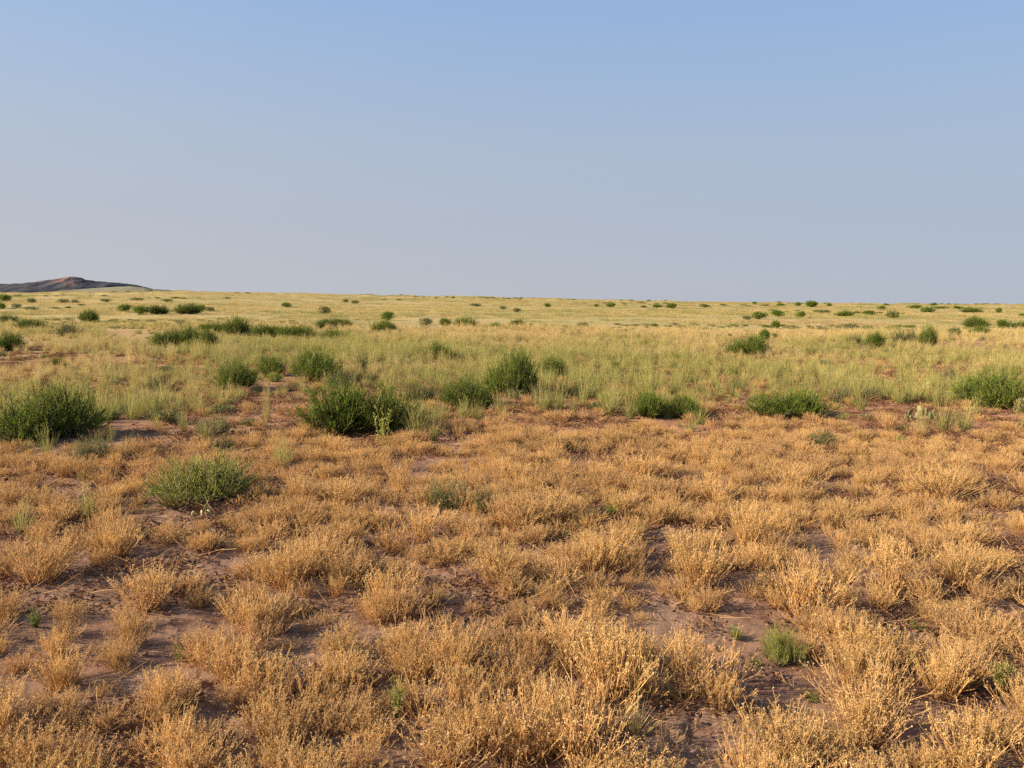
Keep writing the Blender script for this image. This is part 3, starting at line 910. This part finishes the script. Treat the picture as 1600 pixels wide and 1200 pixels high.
('weed', 1407, 698, 20, 20, 'small green weed in the upper orange growth', .15, None),
('olive', 700, 800, 84, 50, 'faint green shrub mixed into dry stems, larger of two', .5, 'faint green shrub'),
('olive', 757, 803, 62, 46, 'faint green shrub mixed into dry stems, smaller of two', .5, None),
('weed', 955, 812, 32, 16, 'dark green weed at the edge of the pale bare patch', .0, 'dark green weed by the pale bare patch'),
('weed', 885, 842, 28, 18, 'green weed at the foot of a dry bush with bleached twigs', .2, None),
('bush', 1226, 1044, 62, 70, 'yellow-green bushy plant at the edge of near bare soil', .6, 'yellow-green bushy plant'),
('weed', 1335, 1050, 30, 44, 'thin green weed growing up inside a dry bush', .1, 'thin green weed'),
('weed', 1268, 1100, 34, 18, 'flat green weed on near bare soil', .0, None),
('weed', 1432, 988, 34, 18, 'green weed on shaded soil between dry bushes', .1, 'green weed on shaded soil'),
('weed', 1561, 1092, 34, 42, 'pale silvery green weed near the frame edge', .6, 'pale silvery weed'),
('splay', 990, 1168, 120, 74, 'splayed tussock of long bleached blades in the near ground', .45, 'splayed bleached tussock'),
('splay', 1048, 1102, 70, 26, 'flat green grass tuft lying on near bare soil', .05, None),
('weed', 280, 1036, 16, 32, 'small upright green sprig on bare soil', .0, 'small upright green sprig'),
('weed', 56, 984, 22, 22, 'small green weed at the edge of the long bare strip', .2, 'small weed by the long bare strip'),
('weed', 862, 1186, 34, 40, 'leafy green weed beside the splayed tussock', .15, 'leafy green weed'),
('weed', 622, 1128, 30, 44, 'green weed half hidden among dry stems', .15, 'half-hidden green weed'),
('weed', 1180, 1046, 30, 24, 'little dark weed beside the yellow-green bushy plant', .0, None),
('weed', 1150, 1002, 30, 14, 'flat little weed in the middle of bare soil', .15, None),
]
for row in TABLE:
    place(*row)

# stalk plant
def stalk_plant(px, base, h, label):
    loc, W, Hh, d = spot(px, base, 30, h, 0.1)
    root = thing('stalk_plant', loc, label, 'plant')
    F, S = Geo(), Geo()
    n = 6
    b = rng.normal(scale=.025, size=(n, 3)) * np.array([1, 1, 0])
    P = curve_stems(b, cone_dirs(n, R(14)), Hh * rng.uniform(.6, 1.05, n), 5, 0.0, .05)
    t = rng.uniform(.2, .8, n)
    S.tubes(P, np.linspace(.006, .003, 5)[None], t, np.linspace(0, 1, 5)[None])
    i = np.repeat(np.arange(n), 34); f = rng.uniform(.05, 1, len(i)) ** .8
    q, tg = along(P, i, f); tg /= np.linalg.norm(tg, axis=1, keepdims=True)
    F.leaves(q, rng.uniform(.025, .055, len(q)), rng.uniform(.2, 1, len(q)), 1.0, axis=tg * .9 + rng.normal(scale=.5, size=(len(q), 3)), aspect=.32)
    add_parts(root, dict(stem=S.build('stalks', [M['weed_leaf']]), foliage=F.build('stalk_leaves', [M['weed_leaf']])), .75)
stalk_plant(600, 700, 66, 'tall yellow-green stalk plant standing before the largest dark green bush')

# prickly pears
def pad_mesh():
    me = bpy.data.meshes.new('cactus_pad')
    nu, nv = 14, 9
    V, Fc = [], []
    for j in range(nv):
        t = j / (nv - 1)
        w = max(0.10, math.sin(math.pi * (0.10 + 0.88 * t)) ** 0.6 * (0.72 + 0.36 * t)) if j < nv - 1 else 0.12
        for i in range(nu):
            a = 2 * math.pi * i / nu
            V.append((0.36 * w * math.cos(a), 0.075 * (0.6 + 0.4 * w) * math.sin(a), t))
    for j in range(nv - 1):
        for i in range(nu):
            i2 = (i + 1) % nu
            Fc.append((j * nu + i, j * nu + i2, (j + 1) * nu + i2, (j + 1) * nu + i))
    Fc.append(tuple(range(nu))[::-1]); Fc.append(tuple((nv - 1) * nu + i for i in range(nu)))
    me.from_pydata(V, [], Fc)
    me.materials.append(M['pad'])
    me.polygons.foreach_set('use_smooth', np.ones(len(me.polygons), bool))
    return me
PAD = pad_mesh()
def cactus(px, base, w, h, n, label, tints, short=None):
    loc, W, Hh, d = spot(px, base, w, h, 0.3)
    root = thing('prickly_pear', loc, label, 'cactus')
    ps = Hh * 0.46
    for k in range(n):
        p = bpy.data.objects.new('pad', PAD)
        lower = k < n * 0.6
        ang = random.uniform(0, 6.28); r = W * 0.5 * math.sqrt((k + .5) / n if lower else random.random() * .7)
        p.location = (r * math.cos(ang), r * math.sin(ang) * 0.6, -0.01 if lower else ps * random.uniform(.55, .8))
        p.rotation_euler = (random.uniform(-.5, .5), random.uniform(-.6, .6), random.uniform(0, 3.14))
        s = ps * random.uniform(.75, 1.15)
        p.scale = (s, s, s)
        p['tint'] = random.choice(tints)
        p.parent = root
        col.objects.link(p)
    FOOT.append((loc[0], loc[1], W * .5))
    tw = np.array([loc[0], loc[1]]) / np.hypot(loc[0], loc[1])
    for bk in (.5, 1.0, 1.5): FOOT.append((loc[0] - tw[0] * W * bk, loc[1] - tw[1] * W * bk, W * .5))
    if short: LAND.append((px, base - h / 2, short))
cactus(322, 810, 44, 26, 7, 'small yellowish prickly pear at the foot of the feathery green bush', [.9, .6, 1.0, .3], 'small yellowish prickly pear')
cactus(1438, 660, 62, 28, 14, 'grey-green prickly pear patch with one yellow pad on reddish bare ground', [0, .0, .05, .1, .05], None)

# outstanding dry bushes of the near ground
DRYTAB = [
(230, 968, 130, 92, 'big rounded golden dry bush just behind the long bare strip', 'golden bush behind the long bare strip'),
(780, 925, 125, 100, 'big dense golden dry bush in the very middle of the near ground', 'dense golden bush in the middle'),
(660, 855, 110, 70, 'rounded dry bush with a dark gap at its right foot', None),
(950, 890, 140, 66, 'low wide dry bush with deep brown shade under it, before the pale bare patch', 'low wide shaded dry bush'),
(1090, 935, 140, 110, 'tall dense golden dry bush leaning toward the near bare soil', 'tall leaning golden bush'),
(1260, 985, 170, 120, 'widest golden dry bush behind the yellow-green bushy plant', 'widest golden bush'),
(1390, 935, 120, 105, 'tall golden dry bush with thick forking stems', 'golden bush with forking stems'),
(940, 1075, 160, 120, 'large dense dry bush sloping down onto bare soil', 'large sloping dry bush'),
(400, 1010, 130, 95, 'golden dry bush at the end of the long bare strip', None),
(610, 965, 120, 100, 'upright golden dry bush beside the brown earth hollow', 'upright bush by the brown hollow'),
(450, 935, 120, 110, 'tall bright dry bush left of the upright one by the hollow', None),
(1125, 1125, 100, 100, 'yellowish dry bush with green-tinged stems on bare soil', 'yellowish bush on bare soil'),
(1325, 1085, 120, 110, 'orange dry bush with the thin green weed inside', None),
(1470, 1105, 110, 120, 'open dry bush of few forking stems on near bare soil', 'open forking bush'),
(1165, 870, 120, 90, 'bright dry bush at the right edge of the pale bare patch', None),
(850, 830, 120, 75, 'dry bush with bleached twigs behind the low wide shaded one', None),
(265, 1130, 130, 110, 'tall near dry bush between two gaps of dark soil', 'tall near bush between dark gaps'),
(420, 1170, 150, 110, 'dense near dry bush low in the frame', 'dense near bush low in the frame'),
(705, 1080, 120, 100, 'near dry bush right of the half-hidden green weed', None),
(870, 1150, 100, 90, 'sparse dry bush touching the splayed bleached tussock', None),
(1000, 760, 110, 60, 'bright pale dry bush above the pale bare patch', 'bright pale bush above the bare patch'),
(1240, 780, 120, 60, 'bright dry bush in the densest orange growth', 'bright bush in the dense orange growth'),
(1470, 790, 130, 65, 'broad dry bush in the orange growth toward the frame edge', 'broad bush toward the frame edge'),
(80, 905, 120, 75, 'dry bush at the frame edge above the long bare strip', None),
(540, 800, 110, 60, 'dry bush midway between feathery bush and faint green shrub', 'bush midway to the faint green shrub'),
(1510, 935, 130, 100, 'rounded dry bush near the frame edge above the shaded gap', None),
(100, 1090, 120, 100, 'near dry bush below the small weed by the long bare strip', None),
(580, 1180, 120, 80, 'near dry bush with dark soil behind it', None),
(1300, 1195, 150, 100, 'dense golden dry bush on the bottom edge under the flat weed', 'bottom-edge bush under the flat weed'),
(1530, 1195, 140, 110, 'dense dry bush in the bottom corner below the silvery weed', None),
]
for px, b, w, h, lab, short in DRYTAB:
    if b > 1050: w, h = w * .86, h * .84
    place('dry', px, b, w, h, lab, random.uniform(.0, .2), short)
n_hand = len(DRYTAB)

# ------------------------------------------------------------------ scatter by geometry nodes
def scatter(name, label, meshes, pos, rz, scl, idx, tint, tilt=None):
    c = bpy.data.collections.new(name + '_sources')
    for i, me in enumerate(meshes):
        c.objects.link(bpy.data.objects.new('%s_source_%02d' % (name, i), me))
    n = len(pos)
    me = bpy.data.meshes.new(name)
    me.vertices.add(n); me.vertices.foreach_set('co', np.asarray(pos, np.float32).ravel())
    rot = np.zeros((n, 3), np.float32); rot[:, 2] = rz
    if tilt is not None: rot[:, :2] = tilt
    for nm, ty, arr in (('rot', 'FLOAT_VECTOR', rot), ('scl', 'FLOAT_VECTOR', np.asarray(scl, np.float32)), ('pick', 'INT', np.asarray(idx, np.int32)), ('tint', 'FLOAT', np.asarray(tint, np.float32))):
        a = me.attributes.new(nm, ty, 'POINT')
        a.data.foreach_set('vector' if ty == 'FLOAT_VECTOR' else 'value', np.ascontiguousarray(arr).ravel())
    o = bpy.data.objects.new(name, me)
    o['kind'] = 'stuff'; o['label'] = label
    col.objects.link(o)
    ng = bpy.data.node_groups.new(name + '_scatter', 'GeometryNodeTree')
    ng.interface.new_socket('Geometry', in_out='INPUT', socket_type='NodeSocketGeometry')
    ng.interface.new_socket('Geometry', in_out='OUTPUT', socket_type='NodeSocketGeometry')
    nd = ng.nodes
    gi, go = nd.new('NodeGroupInput'), nd.new('NodeGroupOutput')
    ip = nd.new('GeometryNodeInstanceOnPoints')
    ci = nd.new('GeometryNodeCollectionInfo')
    ci.inputs['Collection'].default_value = c
    ci.inputs['Separate Children'].default_value = True
    ci.inputs['Reset Children'].default_value = True
    def na(nm, ty):
        x = nd.new('GeometryNodeInputNamedAttribute'); x.data_type = ty
        x.inputs['Name'].default_value = nm
        return x.outputs[0]
    L = ng.links.new
    L(gi.outputs[0], ip.inputs['Points'])
    L(ci.outputs[0], ip.inputs['Instance'])
    ip.inputs['Pick Instance'].default_value = True
    L(na('pick', 'INT'), ip.inputs['Instance Index'])
    er = nd.new('FunctionNodeEulerToRotation')
    L(na('rot', 'FLOAT_VECTOR'), er.inputs[0])
    L(er.outputs[0], ip.inputs['Rotation'])
    L(na('scl', 'FLOAT_VECTOR'), ip.inputs['Scale'])
    L(ip.outputs[0], go.inputs[0])
    md = o.modifiers.new('scatter', 'NODES')
    md.node_group = ng
    return o

def jitter_grid(x0, x1, y0, y1, cell, jit=0.95):
    gx, gy = np.meshgrid(np.arange(x0, x1, cell), np.arange(y0, y1, cell))
    x = gx + rng.uniform(-.5, .5, gx.shape) * cell * jit
    y = gy + rng.uniform(-.5, .5, gx.shape) * cell * jit
    return x.ravel(), y.ravel()

def in_wedge(x, y, margin):
    return np.abs(x) < y * 0.69 + margin

BARE = [  # bare or nearly bare soil: centre and half size in the photograph
 (1060, 842, 66, 30), (1035, 866, 50, 20), (228, 860, 45, 13), (190, 992, 140, 32), (1155, 992, 74, 42), (1240, 1082, 70, 46), (1195, 1045, 50, 22), (1440, 1122, 48, 24),
 (695, 908, 62, 24), (985, 915, 42, 20), (805, 1130, 40, 26), (1110, 1145, 76, 34), (665, 1175, 42, 34), (1585, 965, 44, 22), (478, 762, 34, 9), (1180, 930, 26, 36),
 (270, 672, 90, 20), (420, 655, 75, 34), (875, 668, 55, 9), (1155, 645, 30, 10), (1360, 640, 90, 14), (1500, 655, 100, 18), (30, 555, 44, 18), (660, 505, 60, 10), (215, 525, 50, 10),
 (700, 690, 40, 10), (1395, 975, 30, 16), (1300, 1010, 0.1, 0.1), (820, 865, 34, 10), (480, 1040, 40, 16), (1090, 1040, 30, 22), (660, 725, 40, 12), (110, 700, 60, 8), (560, 860, 22, 10)]
def bare(px, py):
    b = np.zeros_like(px)
    for cx, cy_, a, c in BARE:
        r = np.hypot((px - cx) / a, (py - cy_) / c)
        b = np.maximum(b, np.clip((1.35 - r) / 0.5, 0, 1))
    return b

def clear_of_feet(x, y, k=1.0):
    ok = np.ones(len(x), bool)
    for fx, fy, r in FOOT:
        ok &= (x - fx) ** 2 + (y - fy) ** 2 > (r * k) ** 2
    return ok

def edge_y(px):
    return np.interp(px, [0, 150, 330, 480, 650, 760, 900, 1000, 1200, 1330, 1600], [712, 706, 690, 688, 690, 662, 660, 664, 668, 676, 680])

# ---- dry growth
x, y = jitter_grid(-14, 14, 1.3, 14.5, 0.185)
k = in_wedge(x, y, 2.2); x, y = x[k], y[k]
z = terrain(x, y)
px, py = project(np.stack([x, y, z], -1))
inzone = np.clip((py - edge_y(px) + 14 + (fbm(x * .55, y * .55, 3, 201) - .5) * 110) / 22, 0, 1)
inzone = np.maximum(inzone, .10 * (py > 590))
dens = inzone * (1 - bare(px, py)) * np.clip(0.66 + (fbm(x * 1.25, y * 1.25, 3, 211) - .46) * 4.4, 0.08, 1)
k = (rng.uniform(0, 1, len(x)) < dens) & clear_of_feet(x, y, 0.85)
x, y, z, px, py = x[k], y[k], z[k], px[k], py[k]
sz = rng.choice([.6, .7, .8, 1.0], len(x)) * rng.uniform(0.48, 0.95, len(x)) * (0.7 + 0.5 * fbm(x * .6, y * .6, 2, 221)) * np.clip(1.12 - np.hypot(x, y) * 0.045, .62, 1)
order = np.argsort(-(sz / np.hypot(x, y)) * ((px > -20) & (px < 1620) & (py - 0 < 1330)))
near = order[:300 - n_hand]
rest = order[300 - n_hand:]
# each is described by the nearest landmark, its side of it and its rank there
slots = {}
szq = np.quantile(sz[near], [.33, .7])
for i in near:
    top = py[i] - 0.2 * sz[i] * FPX / math.hypot(x[i], y[i])
    best = min(LAND, key=lambda l: (l[0] - px[i]) ** 2 + ((l[1] - top) * 1.3) ** 2)
    dx, dy = px[i] - best[0], (top - best[1]) * 1.3
    side = ('right of' if dx > 0 else 'left of') if abs(dx) > abs(dy) else ('in front of' if dy > 0 else 'behind')
    slots.setdefault((best[2], side), []).append((math.hypot(dx, dy), i))
ORD = ['nearest', 'second', 'third', 'fourth', 'fifth', 'sixth', 'seventh', 'eighth', 'ninth', 'tenth', 'eleventh', 'twelfth', 'thirteenth', 'fourteenth', 'fifteenth', 'sixteenth',
       'seventeenth', 'eighteenth', 'nineteenth', 'twentieth'] + ['%d-th' % q for q in range(21, 90)]
for (lm, side), lst in slots.items():
    lst.sort()
    for r, (_, i) in enumerate(lst):
        size = 'small' if sz[i] < szq[0] else ('full' if sz[i] > szq[1] else 'middling')
        where = '%s %s the %s' % (ORD[r], side, lm)
        lab = next(t for t in ('%s golden dry bush, %s' % (size, where), '%s dry bush, %s' % (size, where), 'dry bush, ' + where) if len(t.replace('-', ' ').split()) <= 16 or t.startswith('dry'))
        s = sz[i]
        o = thing('dry_bush', (x[i], y[i], z[i] - .01), lab, 'dry bush', 'golden dry bushes of the near ground', random.uniform(0, 6.28), (s * random.uniform(.95, 1.3), s * random.uniform(.95, 1.3), s * random.uniform(.72, 1.05)))
        add_parts(o, random.choice(DRY), float(np.clip(rng.normal(.22, .22), 0, .9)))
xr, yr, zr_, sr = x[rest], y[rest], z[rest], sz[rest]
# low reddish dry herbs and seedlings between the bushes and out into the transition
x, y = jitter_grid(-24, 24, 1.3, 24, 0.17)
k = in_wedge(x, y, 2.0); x, y = x[k], y[k]
z = terrain(x, y); px, py = project(np.stack([x, y, z], -1))
out = np.clip((edge_y(px) - py) / 70, 0, 1)
dens = (0.70 * (1 - out) + 0.14 * out) * (1 - 0.62 * bare(px, py)) * np.clip((fbm(x * 1.1, y * 1.1, 3, 231) - .3) * 3.2, 0, 1)
k = (rng.uniform(0, 1, len(x)) < dens) & clear_of_feet(x, y, .7)
x, y, z = x[k], y[k], z[k]
ss = rng.uniform(.2, .58, len(x))
pos = np.concatenate([np.stack([xr, yr, zr_ - .01], 1), np.stack([x, y, z - .01], 1)])
s = np.concatenate([sr, ss])
sc3 = np.stack([s * rng.uniform(1, 1.35, len(s)), s * rng.uniform(1, 1.35, len(s)), s * rng.uniform(.8, 1.1, len(s))], 1)
scatter('dry_growth', 'golden and reddish dry stems filling the ground between the bushes', [d['all'] for d in DRY], pos, rng.uniform(0, 6.28, len(s)), sc3,
        rng.integers(0, 11, len(s)), np.clip(np.concatenate([rng.normal(.15, .15, len(sr)), rng.normal(.42, .25, len(ss))]), 0, 1), rng.normal(scale=.12, size=(len(s), 2)))

# ---- grass of the plain
def grass_zone(x, y, px, py):
    up = np.clip((edge_y(px) - py - 2 + (fbm(x * .55, y * .55, 3, 201) - .5) * -110 + 6) / 30, 0, 1)
    up = np.maximum(up, .07 * (py < 830) * (fbm(x * .8, y * .8, 2, 243) > .5))
    return up * (1 - .9 * bare(px, py))
def grass_tint(x, y, px, py):
    d = np.hypot(x, y)
    t = 0.29 + (fbm(x / 4, y / 4, 3, 251) - .5) * 1.7 + (fbm(x / 22, y / 22, 2, 261) - .5) * 1.2
    t = t + 0.55 * np.exp(-(((px - 860) / 340) ** 2 + ((py - 528) / 26) ** 2))          # the straw strip
    t = t + 0.45 * np.exp(-(((px - 120) / 200) ** 2 + ((py - 580) / 40) ** 2))
    t = t - 0.35 * np.exp(-(((px - 1000) / 420) ** 2 + ((py - 600) / 34) ** 2))
    return np.clip(t + np.clip((d - 40) / 100, 0, 1) * .30, 0.02, 1)
P_, S_, I_, T_ = [], [], [], []
x, y = jitter_grid(-34, 34, 7.5, 46, 0.30)
k = in_wedge(x, y, 2.5); x, y = x[k], y[k]
z = terrain(x, y); px, py = project(np.stack([x, y, z], -1))
d = np.hypot(x, y)
dens = grass_zone(x, y, px, py) * np.clip(.50 + .30 * np.exp(-(((px - 950) / 480) ** 4 + ((py - 595) / 52) ** 4)) + (fbm(x / 2.2, y / 2.2, 3, 271) - .42) * 3.6, .05, 1) * np.clip(1.5 - d / 46, .45, 1)
k = (rng.uniform(0, 1, len(x)) < dens) & clear_of_feet(x, y, .8)
x, y, z, px, py = x[k], y[k], z[k], px[k], py[k]
pos = np.stack([x, y, z - .01], 1)
s = rng.uniform(.45, 1.05, len(x)) * (.45 + .8 * fbm(x / 3, y / 3, 2, 281))
wide = 1.0 + .8 * np.clip(np.hypot(x, y) / 40, 0, 1)
scatter('grass', 'yellow-green bunch grass covering the plain in the middle distance', [t['all'] for t in TUS], pos, rng.uniform(0, 6.28, len(x)), np.stack([s * wide, s * wide, s], 1),
        rng.integers(0, 5, len(x)), np.clip(grass_tint(x, y, px, py) + rng.normal(scale=.16, size=len(x)), 0, 1), rng.normal(scale=.06, size=(len(x), 2)))
for (y0, y1, cell, dn) in [(40, 130, 1.25, .8), (125, 330, 2.6, .85)]:
    x, y = jitter_grid(-y1 * .75, y1 * .75, y0, y1, cell)
    k = in_wedge(x, y, 6); x, y = x[k], y[k]
    z = terrain(x, y); px, py = project(np.stack([x, y, z], -1))
    dens = dn * np.clip(.45 + (fbm(x / 9, y / 9, 3, 291) - .40) * 3.6, .08, 1) * (1 - .92 * bare(px, py))
    k = (rng.uniform(0, 1, len(x)) < dens) & clear_of_feet(x, y, .9)
    x, y, z, px, py = x[k], y[k], z[k], px[k], py[k]
    s = rng.uniform(.4, 1.35, len(x)) * (.45 + .7 * fbm(x / 14, y / 14, 2, 301))
    P_.append(np.stack([x, y, z - .02], 1)); w = s * cell * .95
    S_.append(np.stack([w, w, s], 1)); I_.append(rng.integers(0, 4, len(x))); T_.append(np.clip(grass_tint(x, y, px, py) + rng.normal(scale=.3, size=len(x)), 0, 1))
n = sum(len(p) for p in P_)
scatter('far_grass', 'straw-yellow grass of the far plain up to the skyline', FARG, np.concatenate(P_), rng.uniform(0, 6.28, n), np.concatenate(S_), np.concatenate(I_), np.concatenate(T_))

# ---- low dusky shrublets in the grass
x1, y1 = jitter_grid(-40, 40, 9, 55, 0.9)
x2, y2 = jitter_grid(-190, 190, 50, 300, 4.2)
x, y = np.append(x1, x2), np.append(y1, y2)
k = in_wedge(x, y, 2.5); x, y = x[k], y[k]
z = terrain(x, y); px, py = project(np.stack([x, y, z], -1))
d = np.hypot(x, y)
mask = np.where(d < 52, np.clip((fbm(x / 3, y / 3, 2, 321) - .36) * 3.4, 0, 1) * (.34 + .6 * np.exp(-(((px - 820) / 480) ** 4 + ((py - 605) / 46) ** 4))), np.clip((fbm(x / 26, y / 26, 3, 331) - .61) * 5, 0, .45))
k = (rng.uniform(0, 1, len(x)) < mask * np.clip((edge_y(px) - py) / 20, 0, 1)) & clear_of_feet(x, y, 1.0)
x, y, z, d = x[k], y[k], z[k], d[k]
s = rng.uniform(.16, .50, len(x)) + np.clip((d - 50) / 100, 0, 1) * rng.uniform(.2, 1.1, len(x))
scatter('undergrowth', 'low dusky green shrublets sunk in the grass of the plain', FARO + FARB[:2], np.stack([x, y, z - .01], 1), rng.uniform(0, 6.28, len(x)), np.stack([s * np.where(d > 52, 1.6, 1), s * np.where(d > 52, 1.6, 1), s * rng.uniform(.45, .8, len(x))], 1), rng.choice([0, 1, 0, 1, 0, 1, 2, 3], len(x)), rng.uniform(0.1, .6, len(x)))

# ---- soil clods and withered litter
def clod_mesh(seed):
    import bmesh
    bm = bmesh.new()
    bmesh.ops.create_icosphere(bm, subdivisions=1, radius=1.0)
    r = random.Random(seed)
    for v in bm.verts:
        v.co *= r.uniform(.65, 1.25); v.co.z *= .65
    me = bpy.data.meshes.new('soil_clod')
    bm.to_mesh(me); bm.free()
    me.materials.append(M['clod'])
    return me
x, y = jitter_grid(-12, 12, 1.4, 13, 0.058)
k = in_wedge(x, y, 1.2); x, y = x[k], y[k]
cl = fbm(x * 2.3, y * 2.3, 3, 51)
k = rng.uniform(0, 1, len(x)) < np.clip((cl - .46) * 3.2, .12, .65)
x, y = x[k], y[k]
z = terrain(x, y)
s = rng.uniform(.004, .013, len(x)) * (1 + 1.2 * (rng.uniform(0, 1, len(x)) > .93))
scatter('dirt', 'brown soil crumbs strewn over the near bare ground', [clod_mesh(i) for i in range(4)], np.stack([x, y, z + .012], 1), rng.uniform(0, 6.28, len(x)), np.stack([s, s, s], 1), rng.integers(0, 4, len(x)), np.zeros(len(x)))

def litter_mesh():
    g = Geo()
    n = 60
    C = np.stack([rng.normal(scale=.07, size=n), rng.normal(scale=.07, size=n), rng.uniform(.0, .03, n)], 1)
    ax = rng.normal(size=(n, 3)); ax[:, 2] *= .5
    g.leaves(C, rng.uniform(.012, .036, n), rng.uniform(0, 1, n), rng.uniform(0, 1, n), axis=ax, aspect=.5, fold=.9)
    n = 12
    b = np.stack([rng.normal(scale=.07, size=n), rng.normal(scale=.07, size=n), rng.uniform(.0, .02, n)], 1)
    g.tubes(curve_stems(b, cone_dirs(n, R(85), .3), rng.uniform(.04, .12, n), 3, .1, .15), np.array([[.0015, .0013, .001]]), rng.uniform(0, 1, n), 1.0)
    n = 5
    b = np.stack([rng.normal(scale=.09, size=n), rng.normal(scale=.09, size=n), rng.uniform(.0, .02, n)], 1)
    g.tubes(curve_stems(b, cone_dirs(n, R(88), .15), rng.uniform(.06, .20, n), 4, -.05, .12), np.array([[.0019, .0017, .0015, .001]]), rng.uniform(0, 1, n), .6, mat=1)
    return g.build('litter', [M['dry_leaf'], M['dry_stem']])
x, y = jitter_grid(-22, 22, 1.4, 27, 0.19)
k = in_wedge(x, y, 1.2); x, y = x[k], y[k]
z = terrain(x, y); px, py = project(np.stack([x, y, z], -1))
dens = np.clip((fbm(x * 1.4, y * 1.4, 3, 311) - .36) * 4.5, 0, 1) * np.where(py > 720, 1 - .6 * bare(px, py), 1 - .3 * bare(px, py))
k = rng.uniform(0, 1, len(x)) < dens
x, y, z = x[k], y[k], z[k]
s = rng.uniform(.6, 1.3, len(x))
scatter('debris', 'dark brown withered leaves and twigs lying between the dry bushes', [litter_mesh() for _ in range(4)], np.stack([x, y, z + .008], 1), rng.uniform(0, 6.28, len(x)), np.stack([s, s, s], 1), rng.integers(0, 4, len(x)), rng.uniform(0, .5, len(x)))
print('instances done, slots', len(slots), max(len(v) for v in slots.values()))
